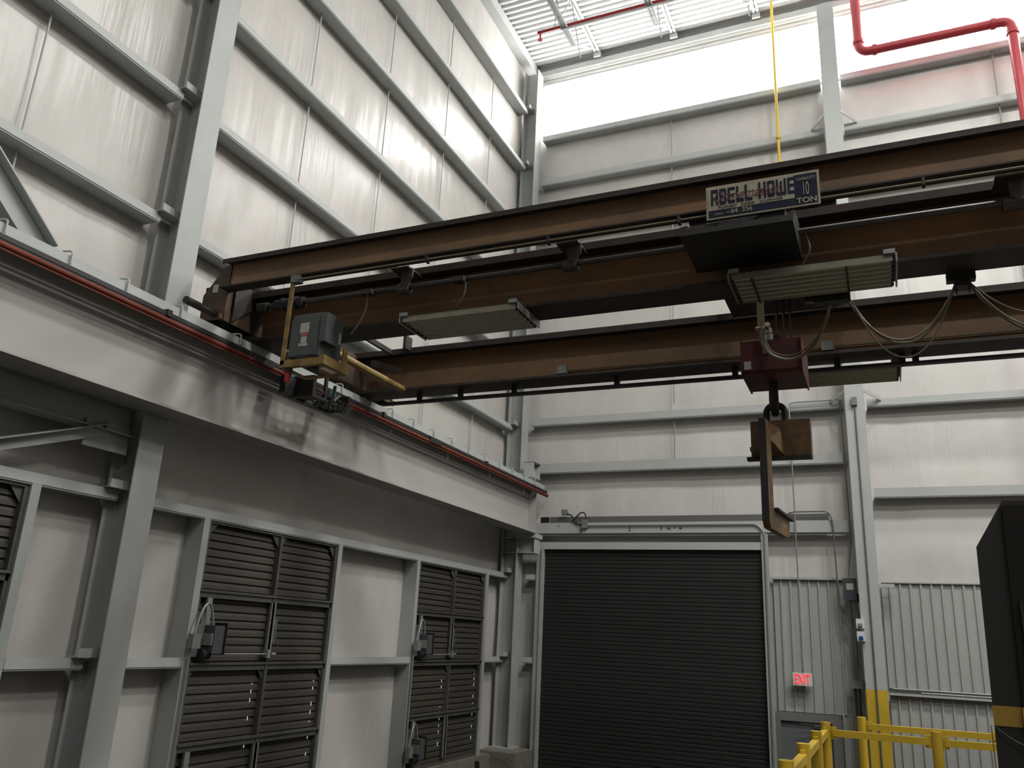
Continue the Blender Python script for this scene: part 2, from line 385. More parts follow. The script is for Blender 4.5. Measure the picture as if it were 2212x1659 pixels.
def actuator(y, z, label, rod):
    p = [('bracket', MB().box(-6.66, -6.65, y-0.02, y+0.13, z-0.16, z+0.30), GALD, None, [('slot', MB().box(-6.649, -6.646, y+0.05, y+0.065, z+0.17, z+0.26), BLACK2)]),
         ('motor_housing', MB().box(-6.66, -6.52, y+0.15, y+0.30, z-0.12, z+0.16), CAB),
         ('side_plate', MB().box(-6.655, -6.53, y+0.13, y+0.148, z-0.04, z+0.08), GALV),
         ('cover_plate', MB().box(-6.67, -6.50, y+0.30, y+0.315, z-0.13, z+0.19), BLACK2),
         ('gear_hub', MB().cyl((-6.62, y+0.08, z-0.13), (-6.62, y+0.20, z-0.13), 0.055), DARK),
         ('junction_box', MB().box(-6.60, -6.53, y-0.13, y-0.02, z-0.07, z+0.07), GREYBOX),
         ('flexible_conduit', MB().tube(arc((-6.57, y-0.08, z+0.07), (-6.6, y+0.20, z+0.16), -0.26, 16, 2.2), 0.013, 8), GALV)]
    if rod:
        p.append(('drive_rod', MB().cyl((-6.63, y+0.3, z-0.13), (-6.63, y+1.3, z-0.13), 0.010, 8).box(-6.67, -6.6, y+1.13, y+1.18, z-0.17, z-0.08).cyl((-6.61, y+1.2, z-0.13), (-6.61, y+1.27, z-0.13), 0.02, 8), GALV))
        p.append(('link_arm', MB().box(-6.68, -6.672, y+1.25, y+1.32, z-0.0, z+0.26).cyl((-6.66, y+1.27, z+0.18), (-6.63, y+1.36, z-0.10), 0.005, 6), GALD))
    thing('louver_actuator', label, 'actuator', p, 'louver drive motors').location.x += 0.05
actuator(6.86, -0.20, 'black motor drive with looped conduit on the wide louver bank near the big column', 1)
actuator(11.40, -0.20, 'black motor drive with looped conduit halfway up the far louver bank', 1)
actuator(11.40, -1.68, 'lowest black motor drive, at the foot of the far louver bank', 0)
one('conduit', 'thin pale conduit running down the post under the drive of the wide louver bank', 'conduit',
    MB().cyl((-6.57, 6.80, -1.97), (-6.57, 6.80, -0.27), 0.014, 8), GALV)
one('conduit', 'thin pale conduit running down the post of the far louver bank', 'conduit',
    MB().cyl((-6.57, 11.32, -1.97), (-6.57, 11.32, -0.27), 0.014, 8), GALV)
one('hose_valve', 'small dark valve on the concrete curb near the corner pier', 'valve',
    MB().box(-6.55, -6.50, 13.6, 13.66, -2.25, -2.03).cyl((-6.49, 13.63, -2.22), (-6.49, 13.63, -2.05), 0.02, 8), DARK)
# ------------------------------------------------------------------ strut and braces behind the runway beam, left bay
thing('strut_beam', 'dim grey beam spanning between columns just below the crane runway beam', 'beam',
      [('beam', MB().ibeam_y(-8.9, 5.57, -6.58, 1.64, 1.92, 0.2, 0.014, 0.01), STEEL), ('gusset_plate', MB().box(-6.56, -6.545, 5.08, 5.57, 1.47, 1.72), STEEL, None,
        [('bolt', MB().cyl((-6.545, 5.20, 1.66), (-6.50, 5.20, 1.66), 0.018, 8), STEEL), ('bolt', MB().cyl((-6.545, 5.28, 1.68), (-6.50, 5.28, 1.68), 0.018, 8), STEEL)])])
d = Vector((0, 5.32-4.37, 1.67-1.32)); P1 = Vector((-6.53, 5.32, 1.67))
one('diagonal_brace', 'slanted grey brace angle bolted to the gusset below the runway beam', 'brace',
    MB().bar(P1-d*6, P1, 0.012, 0.11, (0, 0, 1)).bar(P1-d*6+Vector((0.04, 0, 0.05)), P1+Vector((0.04, 0, 0.05)), 0.09, 0.012, (0, 0, 1)), STEEL)
Q1 = Vector((-6.52, 4.28, 2.98)); dq = Vector((0, -0.50, 0.42))
q = MB(); A = Q1; B = Q1+dq*5.0; nn = Vector((0, 0.42, 0.50)).normalized()
q.bar(A-nn*0.13, B-nn*0.13, 0.014, 0.2, (1, 0, 0)); q.bar(A+nn*0.13, B+nn*0.13, 0.014, 0.2, (1, 0, 0)); q.bar(A, B, 0.01, 0.26, nn)
one('diagonal_brace', 'heavy grey brace slanting up from the top of the runway beam at the picture edge', 'brace', q, STEEL)
# ------------------------------------------------------------------ crane runway beam on the left
def runway(xc, s, y1, label, extra, end=14.6):
    b = MB(); bx = xc
    b.box(bx-0.18, bx+0.18, -8.9, end, 1.885, 1.91); b.box(bx-0.008, bx+0.008, -8.9, end, 1.91, 2.83); b.box(bx-0.18, bx+0.18, -8.9, end, 2.81, 2.835)
    cap = MB().box(bx-0.20, bx+0.20, -8.9, y1, 2.835, 2.85).box(bx+0.185, bx+0.20, -8.9, y1, 2.745, 2.835).box(bx-0.20, bx-0.185, -8.9, y1, 2.745, 2.835)
    rail = MB().box(bx-0.05, bx+0.05, -8.9, y1-0.15, 2.85, 2.865).box(bx-0.012, bx+0.012, -8.9, y1-0.15, 2.865, 2.90).box(bx-0.03, bx+0.03, -8.9, y1-0.15, 2.90, 2.93)
    stf = MB().box(bx-0.17, bx+0.17, end-0.012, end, 1.91, 2.81)
    parts = [('beam', b, BEAMW), ('cap_channel', cap, LSTEEL), ('crane_rail', rail, STEEL), ('end_plate', stf, BEAMW)]+extra
    return thing('runway_beam', label, 'beam', parts)
clips = []
yy = [3.62, 4.2, 4.78, 5.42, 6.24, 8.07, 8.7, 9.26, 9.83, 10.42, 11.0, 11.58, 12.18, 12.77, 13.33, 13.88, 14.4]
for y in yy+[3.0, 2.4, 1.8]:
    clips.append(('rail_hook', MB().tube(fillet([(-6.07, y-0.03, 2.885), (-5.982, y, 2.885), (-5.982, y, 2.77)], 0.03, 4), 0.0085, 6), LSTEEL, 'bent hook over beam edge'))
runway(-6.2, 1, 14.93, 'long pale crane runway beam with red conductor bar under the bridge crane', clips)
cb = MB(); cb.box(-5.985, -5.955, -8.5, 14.96, 2.705, 2.745); cb.box(-5.985, -5.96, -8.5, 14.96, 2.69, 2.705)
cr_ = MB(); cr_.tube([(-5.965, -8.5, 2.665), (-5.965, 15.0, 2.665)], 0.026, 8); cr_.box(-5.972, -5.958, -8.5, 15.0, 2.625, 2.66)
jc = [('splice_cover', MB().box(-5.995, -5.93, y-0.16, y+0.16, 2.655, 2.735), DARK) for y in (6.58, 10.4)]
for y in (5.25, 9.0, 12.2): jc.append(('bar_clamp', MB().box(-5.995, -5.94, y-0.03, y+0.03, 2.70, 2.765), DARK))
for y in (9.25, 10.9, 12.4, 13.9): jc.append(('hanger_pin', MB().cyl((-5.99, y, 2.52), (-5.99, y, 2.66), 0.006, 6), GALD))
thing('conductor_bar', 'red electrified conductor bar under a black track along the runway beam edge', 'conductor bar',
      [('black_track', cb, DARK), ('red_bar', cr_, BARRED)]+jc)
thing('crane_end_stop', 'short pale upright stop standing on the far end of the runway beam', 'stop',
      [('post', MB().box(-6.25, -6.05, 14.45, 14.46, 2.94, 3.23).box(-6.25, -6.05, 14.77, 14.78, 2.94, 3.23).box(-6.155, -6.145, 14.46, 14.77, 2.94, 3.23), LSTEEL),
       ('cap_plate', MB().box(-6.27, -6.03, 14.44, 14.8, 3.23, 3.242), LSTEEL), ('foot_plate', MB().box(-6.26, -6.04, 14.44, 14.79, 2.93, 2.94), LSTEEL)])
thing('column_bracket', 'short welded bracket carrying the runway beam end on the corner column', 'bracket',
      [('web', MB().box(-6.4, -6.04, 14.74, 14.752, 1.53, 1.80), LSTEEL), ('bottom_flange', MB().box(-6.4, -6.04, 14.62, 14.9, 1.52, 1.535), LSTEEL),
       ('top_plate', MB().box(-6.4, -6.02, 14.60, 14.95, 1.80, 1.885), LSTEEL), ('stiffener', MB().box(-6.055, -6.045, 14.62, 14.9, 1.535, 1.80), LSTEEL),
       ('column_stiffener', MB().box(-6.70, -6.41, 14.625, 14.765, 1.525, 1.535), LSTEEL), ('column_stiffener', MB().box(-6.70, -6.41, 14.625, 14.765, 1.80, 1.81), LSTEEL)])
# right-hand runway (carries the far end of the crane, outside the photograph)
runway(8.6, -1, 14.93, 'crane runway beam on the opposite side of the hall under the crane far end', [])
# ------------------------------------------------------------------ back wall steel
def girt_back(x0, x1, z, h, label, rods=(), rz=1.0):
    m = MB().box(x0, x1, 14.995, 15.003, z, z+h).box(x0, x1, 15.0, 15.26, z-0.004, z+0.004).box(x0, x1, 15.003, 15.017, z-0.018, z-0.004)
    parts = [('rail', m, LSTEEL)]
    for x in rods: parts.append(('sag_rod', MB().cyl((x, 15.1, z-rz), (x, 15.1, z), 0.012, 8), GALV))
    thing('wall_girt', label, 'girt', parts, 'girts on the back wall')
BW = ['topmost under the glowing panels', 'second from the glowing panels', 'third from the glowing panels', 'fourth down behind the crane', 'just above the far crane girder', 'first visible below the crane', 'second below the crane']
for i, (z, h) in enumerate(((10.74, 0.12), (9.60, 0.13), (8.3, 0.13), (7.0, 0.13), (5.4, 0.13), (4.10, 0.14), (3.12, 0.18))):
    girt_back(-6.38, -0.47, z, h, 'pale back wall girt left of the end wall column, '+BW[i], [-3.47] if z != 3.12 else [], 1.0)
for i, (z, h) in enumerate(((10.74, 0.12), (9.60, 0.13), (8.3, 0.13), (7.0, 0.13), (5.4, 0.13), (4.09, 0.12), (2.51, 0.15))):
    girt_back(-0.10, 9.4, z, h, 'pale back wall girt right of the end wall column, '+BW[i], [2.5, 5.2, 7.9] if z > 2.6 else [], 1.0)
girt_back(-6.36, -6.16, 1.06, 0.09, 'stub girt between corner column and roll-up door, the higher one')
girt_back(-6.36, -6.16, -0.45, 0.09, 'stub girt between corner column and roll-up door, the lower one')
thing('door_header_channel', 'wide pale header channel across the wall above the roll-up door', 'beam',
      [('channel', MB().box(-6.36, -0.47, 14.985, 14.995, 1.93, 2.13).box(-6.36, -0.47, 14.99, 15.2, 1.925, 1.935), LSTEEL)]
      +[('paint_chip', MB().prism([(x, 14.984, z), (x+w, 14.984, z+0.005), (x+w*0.9, 14.984, z+h), (x+0.005, 14.984, z+h*0.95)], (0, 0.002, 0)), DGREY) for x, z, w, h in ((-5.27, 1.935, 0.035, 0.07), (-4.32, 1.95, 0.035, 0.10), (-3.72, 1.97, 0.03, 0.08), (-3.60, 1.98, 0.07, 0.05), (-3.38, 1.985, 0.06, 0.05), (-3.47, 2.0, 0.03, 0.05), (-5.72, 2.05, 0.03, 0.035))])
one('backing_plate', 'long dull grey plate on the wall just above the door header channel', 'plate', MB().box(-5.92, -0.83, 15.06, 15.10, 2.14, 2.255), DGREY)
one('backing_plate', 'small black square plate beside the runway beam end above the header', 'plate', MB().box(-6.10, -5.93, 15.03, 15.06, 2.14, 2.25), BLACK2)
thing('end_wall_column', 'pale steel column on the back wall with a yellow painted foot', 'column',
      [('shaft', MB().box(-0.43, -0.13, 14.60, 14.615, -0.52, 12.3).box(-0.43, -0.13, 14.965, 14.98, -0.52, 12.3).box(-0.287, -0.273, 14.615, 14.965, -0.52, 12.3), LSTEEL),
       ('painted_foot', MB().box(-0.43, -0.13, 14.60, 14.615, ZF, -0.52).box(-0.43, -0.13, 14.965, 14.98, ZF, -0.52).box(-0.287, -0.273, 14.615, 14.965, ZF, -0.52), YELLOW, 'yellow safety paint'),
       ]+[('flange_brace', MB().bar((-0.28+s*0.14, 14.63, z+0.18), (-0.28+s*0.42, 15.0, z+0.10), 0.012, 0.065, (0, 0, 1)), LSTEEL) for z in (4.10, 9.62) for s in (-1, 1)]
      +[('girt_clip', MB().box(-0.13, 0.10, 14.9, 14.99, 1.03, 1.09), LSTEEL)])
# ------------------------------------------------------------------ liner panels (corrugated) on the lower back wall
def liner(x0, x1, z0, z1):
    m = MB(); prof = []; x = x0
    while x < x1-0.01:
        prof += [(x, 15.165), (x+0.105, 15.165), (x+0.115, 15.135), (x+0.14, 15.135)]; x += 0.152
    prof.append((x1, 15.165)); vs = []; fs = []
    for (a, b) in prof: vs += [(min(a, x1), b, z0), (min(a, x1), b, z1)]
    for i in range(len(prof)-1): fs.append((2*i, 2*i+2, 2*i+3, 2*i+1))
    m.add(vs, fs); return m
def panel(label, m, trims):
    thing('liner_panel', label, 'wall panel', [('sheet', m, LINER)]+[('trim_strip', t, LSTEEL) for t in trims])
panel('grey ribbed liner panel with the EXIT sign, right of the roll-up door', liner(-1.80, -0.47, -0.96, 1.15), [MB().box(-1.84, -0.47, 15.10, 15.17, 1.15, 1.19)])
panel('narrow grey ribbed liner panel between small door and column', liner(-0.82, -0.47, ZF, -0.96), [])
panel('upper grey ribbed liner panel right of the column', liner(-0.10, 9.4, -0.50, 1.12), [MB().box(-0.10, 9.4, 15.12, 15.17, 1.12, 1.14), MB().box(-0.10, 9.4, 15.06, 15.17, -0.60, -0.57)])
panel('lower grey ribbed liner panel right of the column', liner(-0.10, 9.4, ZF, -0.60), [])
one('conduit', 'pair of thin bright conduits running along the ledge between the ribbed panels', 'conduit',
    MB().cyl((-0.05, 15.09, -0.505), (9.3, 15.09, -0.505), 0.013, 8).cyl((0.35, 15.07, -0.545), (9.3, 15.07, -0.545), 0.013, 8), GALV)
# ------------------------------------------------------------------ roll-up door
cur = MB(); prof = []; z = ZF; k = 0
while z < 1.62:
    prof += [(15.088, z), (15.078, z+0.012), (15.076, z+0.058), (15.088, z+0.068)]; z += 0.072
vs = []; fs = []
for (b, c) in prof: vs += [(-6.00, b, min(c, 1.66)), (-1.93, b, min(c, 1.66))]
for i in range(len(prof)-1): fs.append((2*i, 2*i+1, 2*i+3, 2*i+2))
cur.add(vs, fs)
hood = MB().box(-6.03, -1.90, 15.02, 15.2, 1.50, 1.66)
struct('door_1', cur, DOORM, [
    ('head_frame', MB().box(-6.12, -1.93, 14.99, 15.01, 1.63, 1.76), LSTEEL, 'pale head frame'),
    ('door_guide', MB().box(-6.14, -6.02, 15.0, 15.02, ZF, 1.62).box(-6.04, -6.0, 14.97, 15.1, ZF, 1.62), STEEL, 'grey jamb'),
    ('door_guide', MB().box(-1.95, -1.92, 14.97, 15.1, ZF, 1.92).box(-1.92, -1.84, 15.0, 15.02, ZF, 1.92), STEEL, 'grey jamb')], 'charcoal slatted roll-up door')
struct('door_2', MB().box(-1.77, -0.98, 15.15, 15.19, ZF, -1.10), PDOOR, [
    ('door_frame', MB().box(-1.86, -0.84, 15.10, 15.17, -1.10, -0.97).box(-1.86, -1.77, 15.10, 15.17, ZF, -1.10).box(-0.98, -0.84, 15.10, 15.17, ZF, -1.10), GREYBOX),
    ('door_closer', MB().box(-1.25, -1.10, 15.08, 15.15, -1.19, -1.14).bar((-1.15, 15.06, -1.13), (-1.45, 15.02, -1.12), 0.015, 0.008), GALD)], 'grey personnel door')
# ------------------------------------------------------------------ exit sign, conduits, devices on the back wall
thing('exit_sign', 'white sign with lit red EXIT lettering on the ribbed panel', 'sign', [
    ('housing', MB().box(-1.535, -1.235, 14.99, 15.05, -0.545, -0.345), WHITE),
    ('lettering', text('EXIT', (-1.505, 14.986, -0.52), 0.24, 0.15, depth=0.004, bold=0.0), EXITR, 'red lit EXIT letters'),
    ('mounting_stem', MB().box(-1.42, -1.34, 15.05, 15.14, -0.47, -0.42), GALD)])
def conduit(label, pts, r=0.012, m=GALV, rr=0.1, cat='conduit', name='conduit'):
    return one(name, label, cat, MB().tube(fillet(pts, rr), r, 8), m)
conduit('long thin conduit dropping from the girt to the EXIT sign', [(-0.52, 14.93, 4.22), (-1.37, 14.93, 4.22), (-1.37, 14.93, 4.0), (-1.37, 14.96, -0.30), (-1.37, 15.02, -0.35)])
conduit('thin dull conduit hopping over the header and jogging down to the wireway', [(-1.62, 14.96, 2.12), (-1.45, 14.95, 2.275), (-0.82, 14.95, 2.275), (-0.77, 14.95, 2.1), (-0.75, 14.96, 0.62), (-0.59, 14.92, 0.36), (-0.59, 14.90, -0.42)], 0.013, GALD, 0.12)
conduit('thin conduit beside the end wall column above the dark disconnect box', [(-0.52, 14.92, 4.2), (-0.50, 14.92, 1.75), (-0.56, 14.92, 1.4), (-0.57, 14.86, 1.14)], 0.012, GALD)
conduit('dark conduit between the disconnect box and the grey wireway', [(-0.53, 14.86, 0.82), (-0.53, 14.88, -0.42)], 0.015, GALD)
conduit('left one of two dark conduits dropping from the grey wireway', [(-0.59, 14.9, -0.53), (-0.59, 14.9, ZF)], 0.017, DARK)
conduit('right one of two dark conduits dropping from the grey wireway', [(-0.53, 14.9, -0.53), (-0.53, 14.9, ZF)], 0.017, DARK)
conduit('thin dark conduit running down the face of the end wall column', [(-0.28, 14.58, 4.0), (-0.28, 14.58, ZF)], 0.013, GALD)
one('junction_box', 'small grey box high on the face of the end wall column', 'junction box', MB().box(-0.33, -0.24, 14.54, 14.6, 4.0, 4.14), GREYBOX)
conduit('long straight conduit along the door header turning down at the door edge', [(-5.12, 14.96, 2.07), (-2.0, 14.96, 2.07), (-1.89, 14.96, 1.92), (-1.89, 14.96, ZF)], 0.014)
one('junction_box', 'square grey box on the wall above the header near the runway end', 'junction box', MB().box(-5.66, -5.545, 14.99, 15.06, 2.28, 2.385), GREYBOX)
one('junction_box', 'taller grey box on the door header where the long conduit starts', 'junction box', MB().box(-5.22, -5.11, 14.92, 14.985, 2.02, 2.18), GREYBOX)
one('flexible_cable', 'black looping cable between the two grey boxes above the roll-up door', 'cable',
    MB().tube([(-5.54, 15.0, 2.30), (-5.45, 14.98, 2.27), (-5.40, 14.97, 2.2), (-5.38, 14.97, 2.13), (-5.3, 14.96, 2.1), (-5.22, 14.95, 2.09)], 0.014, 8)
    .tube([(-5.42, 14.95, 2.15), (-5.33, 14.95, 2.24), (-5.26, 14.95, 2.31), (-5.19, 14.95, 2.32), (-5.15, 14.95, 2.26), (-5.14, 14.95, 2.17)], 0.014, 8), DARK)
thing('disconnect_switch', 'dark electrical disconnect box with white label beside the end wall column', 'switch box', [
    ('enclosure', MB().box(-0.67, -0.47, 14.82, 14.93, 0.82, 1.16), mat('slate_box', (0.06, 0.065, 0.075), 0.5)),
    ('label', MB().box(-0.62, -0.51, 14.815, 14.82, 0.98, 1.08), PAPER), ('side_box', MB().box(-0.47, -0.41, 14.84, 14.92, 0.79, 0.92), BLACK2),
    ('mounting_strut', MB().box(-0.60, -0.55, 14.93, 15.14, 0.85, 1.12), GALD)])
def strobe(z, lens, label):
    thing('alarm_strobe', label, 'alarm', [('body', MB().box(-0.50, -0.385, 14.53, 14.60, z, z+0.145), WHITE), ('lens', MB().prism([(-0.475, 14.53, z+0.02), (-0.41, 14.53, z+0.02), (-0.415, 14.50, z+0.03), (-0.47, 14.50, z+0.03)], (0, 0, 0.045)), lens)], 'strobes on the end wall column')
strobe(0.375, GALV, 'upper white alarm strobe with a clear lens on the column side')
strobe(0.185, BLUE, 'lower white alarm strobe with a blue lens on the column side')
one('wireway_box', 'dull grey horizontal wireway box collecting conduits beside the column', 'junction box', MB().box(-0.68, -0.44, 14.84, 14.96, -0.53, -0.41).box(-0.62, -0.58, 14.96, 15.14, -0.50, -0.44), GREYBOX)
# ------------------------------------------------------------------ pipes high up
one('gas_pipe', 'thin yellow pipe dropping from the roof in front of the back wall', 'pipe', MB().cyl((-1.30, 14.85, 4.5), (-1.30, 14.85, 12.85), 0.028, 10).cyl((-1.30, 14.85, 9.58), (-1.30, 14.85, 9.62), 0.045, 10), YELLOW)
rp = fillet([(0.27, 14.55, 12.8), (0.27, 14.55, 10.92), (2.77, 14.55, 10.92), (2.77, 14.55, 7.6), (2.77, 14.55, ZF)], 0.2, 8)
thing('sprinkler_riser', 'thick red sprinkler riser pipe turning twice in front of the glowing panels', 'pipe', [('pipe', MB().tube(rp, 0.085, 14), RED),
    ('elbow_coupling', MB().cyl((0.27, 14.55, 11.12), (0.27, 14.55, 11.2), 0.105, 14), RED), ('elbow_coupling', MB().cyl((0.50, 14.55, 10.92), (0.58, 14.55, 10.92), 0.105, 14), RED),
    ('elbow_coupling', MB().cyl((2.45, 14.55, 10.92), (2.53, 14.55, 10.92), 0.105, 14), RED), ('elbow_coupling', MB().cyl((2.77, 14.55, 10.62), (2.77, 14.55, 10.7), 0.105, 14), RED)])
thing('sprinkler_branch', 'thin red sprinkler branch pipe under the roof joists ending in a small head', 'pipe', [
    ('pipe', MB().cyl((-5.78, 13.08, 12.0), (9.3, 13.08, 12.0), 0.035, 10), RED), ('sprinkler_head', MB().cyl((-5.72, 13.08, 11.83), (-5.72, 13.08, 12.0), 0.02, 8).cyl((-5.72, 13.08, 11.80), (-5.72, 13.08, 11.82), 0.05, 10), RED),
    ('pipe_hanger', MB().cyl((-5.4, 13.08, 12.0), (-5.4, 13.08, 12.85), 0.008, 6).cyl((-2.5, 13.08, 12.0), (-2.5, 13.08, 12.85), 0.008, 6).cyl((1.5, 13.08, 12.0), (1.5, 13.08, 12.85), 0.008, 6), GALD)])
# ------------------------------------------------------------------ roof joists
xj = [-5.13, -3.38, -1.63, 0.12, 1.87, 3.62, 5.37, 7.12, 8.87]
nm = ['nearest the louvered wall', 'second from the louvered wall', 'third from the louvered wall', 'fourth from the louvered wall', 'fifth from the louvered wall', 'sixth from the louvered wall', 'seventh from the louvered wall', 'eighth from the louvered wall', 'nearest the opposite wall']
for x, w in zip(xj, nm):
    tc_ = MB().box(x-0.06, x-0.012, YF+0.1, 15.05, 12.79, 12.84).box(x+0.012, x+0.06, YF+0.1, 15.05, 12.79, 12.84)
    bc = MB().box(x-0.06, x-0.012, YF+0.4, 13.5, 11.80, 11.85).box(x+0.012, x+0.06, YF+0.4, 13.5, 11.80, 11.85)
    wb = MB(); y = YF+0.4; up = False
    wb.cyl((x, 13.5, 11.83), (x, 14.9, 12.80), 0.014, 6)
    while y < 13.4:
        y2 = y+0.625
        wb.cyl((x, y, 12.80 if up else 11.83), (x, y2, 11.83 if up else 12.80), 0.012, 6); y = y2; up = not up
    thing('roof_joist', 'pale open-web roof joist, '+w, 'joist', [('top_chord', tc_, LSTEEL), ('bottom_chord', bc, STEEL), ('web_bars', wb, LSTEEL), ('bearing_seat', MB().box(x-0.08, x+0.08, 14.98, 15.12, 12.68, 12.79), LSTEEL)], 'roof joists')
for y, l in ((12.9, 'thin angle bridging across the roof joists close to the back wall'), (6.0, 'thin angle bridging across the roof joists above the crane'), (0.0, 'thin angle bridging across the roof joists above the viewer')):
    one('joist_bridging', l, 'bridging', MB().box(-5.2, 9.4, y, y+0.04, 11.765, 11.80).box(-5.2, 9.4, y+0.3, y+0.34, 12.74, 12.79), LSTEEL)
one('roof_edge_beam', 'pale header beam at the top of the back wall carrying the joist ends', 'beam', MB().box(-6.8, 9.4, 15.05, 15.2, 12.52, 12.66), LSTEEL)
one('eave_strut', 'pale eave member at the top of the louvered wall', 'beam', MB().box(-6.83, -6.62, -8.9, 15.2, 12.60, 12.84), LSTEEL)
# high-bay lamps hanging from the roof over the rest of the hall
def high_bay(x, y, label, k):
    z = 12.0
    thing('high_bay_light', label, 'light', [('reflector', MB().box(x-0.62, x+0.62, y-0.62, y+0.62, z+0.02, z+0.10), GALV), ('side_skirt', MB().box(x-0.64, x-0.62, y-0.62, y+0.62, z-0.03, z+0.10).box(x+0.62, x+0.64, y-0.62, y+0.62, z-0.03, z+0.10), GALV), ('stem', MB().cyl((x, y, z+0.1), (x, y, ZC), 0.012, 6), GALD)], 'high-bay lamps over the hall')
    ld = bpy.data.lights.new('high_bay_lamp', 'AREA'); ld.shape = 'SQUARE'; ld.size = 1.2; ld.energy = BAY_W*k; ld.color = (1.0, 0.985, 0.95)
    lo = bpy.data.objects.new('high_bay_lamp', ld); COL.objects.link(lo); lo.location = (x, y, z-0.02+Z0)
for x, a in ((1.5, 'louver side'), (4.9, 'middle'), (8.2, 'far side')):
    for y, b, k in ((-3.0, 'rearmost', 0.65), (4.5, 'central', 0.75), (9.0, 'nearest the glowing panels', 1.2)):
        high_bay(x, y, 'square high-bay lamp under the roof joists, %s row, %s' % (a, b), k)
# ------------------------------------------------------------------ bridge crane
XE = 8.4
parts = []
A0 = MB(); A0.box(-6.06, XE, 6.02, 6.035, 3.298, 3.587)
parts.append(('idler_girder', A0, CRANE, 'near upper brown channel girder'))
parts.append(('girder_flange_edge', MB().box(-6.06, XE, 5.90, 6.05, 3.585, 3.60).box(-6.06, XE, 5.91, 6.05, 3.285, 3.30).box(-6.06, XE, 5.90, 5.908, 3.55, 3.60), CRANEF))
for nme, yb in (('bridge_girder', 6.58), ('bridge_girder', 8.62)):
    g = MB().box(-6.02, XE, yb-0.007, yb+0.007, 2.90, 3.38)
    fl = MB().box(-6.12, XE, yb-0.235, yb+0.235, 3.375, 3.40).box(-6.12, XE, yb-0.235, yb-0.22, 3.33, 3.38).box(-6.12, XE, yb+0.22, yb+0.235, 3.33, 3.38)
    fl.box(-6.02, XE, yb-0.175, yb+0.175, 2.87, 2.90)
    rl = MB().box(-5.9, XE, yb-0.03, yb+0.03, 3.40, 3.46)
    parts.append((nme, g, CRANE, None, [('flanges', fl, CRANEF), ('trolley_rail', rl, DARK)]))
def truck(xc, inner, y0=6.02, y1=9.3):
    t = MB().box(xc-0.15, xc-0.14, y0, y1, 2.97, 3.36).box(xc+0.14, xc+0.15, y0, y1, 2.97, 3.36).box(xc-0.15, xc+0.15, y0, y1, 3.35, 3.365).box(xc-0.15, xc+0.15, y0+0.5, y1-0.5, 2.97, 2.985)
    wh = [('wheel', MB().cyl((xc-0.06, y, 3.07), (xc+0.06, y, 3.07), 0.135, 20), DARK) for y in (y0+0.28, y1-0.25)]
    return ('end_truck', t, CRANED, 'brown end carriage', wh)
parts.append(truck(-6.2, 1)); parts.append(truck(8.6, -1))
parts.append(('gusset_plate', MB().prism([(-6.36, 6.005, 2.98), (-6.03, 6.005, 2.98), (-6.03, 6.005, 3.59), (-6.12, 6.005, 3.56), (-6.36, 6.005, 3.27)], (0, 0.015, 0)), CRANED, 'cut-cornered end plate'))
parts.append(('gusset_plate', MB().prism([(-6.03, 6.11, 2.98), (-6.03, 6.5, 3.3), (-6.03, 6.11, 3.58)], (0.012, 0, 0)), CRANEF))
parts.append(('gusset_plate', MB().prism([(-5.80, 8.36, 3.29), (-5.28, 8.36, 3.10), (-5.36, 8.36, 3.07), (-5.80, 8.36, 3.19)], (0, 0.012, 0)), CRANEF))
parts.append(('far_end_plate', MB().box(-6.36, -6.04, 9.28, 9.30, 2.96, 3.37), DARK))
parts.append(('bumper_pin', MB().tube([(-6.16, 5.60, 3.04), (-6.16, 6.25, 3.04)], 0.040, 12), DARK))
parts.append(('bumper_pin', MB().tube([(-6.16, 9.28, 3.04), (-6.16, 9.5, 3.04)], 0.040, 12), DARK))
parts.append(('plate_clip', MB().box(-6.08, -6.05, 5.98, 6.0, 2.975, 3.03), DYELLOW, 'small yellow tag'))
parts.append(('tie_pipe', MB().cyl((-5.31, 6.4, 2.855), (-5.31, 8.38, 2.855), 0.044, 14), DYELLOW, 'yellow tie pipe'))
sh = MB().cyl((-5.35, 6.22, 3.145), (XE, 6.22, 3.145), 0.024, 12)
parts.append(('line_shaft', sh, SHAFT))
parts.append(('shaft_coupling', MB().cyl((-5.78, 6.22, 3.145), (-5.66, 6.22, 3.145), 0.05, 14).cyl((-5.66, 6.22, 3.145), (-5.5, 6.22, 3.145), 0.028, 12).cyl((-5.55, 6.22, 3.145), (-5.2, 6.22, 3.145), 0.055, 14).cyl((-5.47, 6.22, 3.145), (-5.43, 6.22, 3.145), 0.068, 14).cyl((-5.32, 6.22, 3.145), (-5.28, 6.22, 3.145), 0.068, 14), DARK))
for x in (-4.02, -2.33, 1.02, 2.8, 4.6, 6.4):
    parts.append(('shaft_bearing', MB().cyl((x-0.06, 6.22, 3.13), (x+0.06, 6.22, 3.13), 0.055, 14).prism([(x-0.02, 6.16, 3.31), (x+0.11, 6.16, 3.31), (x+0.11, 6.16, 3.22), (x+0.05, 6.16, 3.12), (x-0.01, 6.16, 3.16)], (0, 0.02, 0)).box(x-0.1, x+0.1, 6.10, 6.36, 3.295, 3.31), SHAFT))
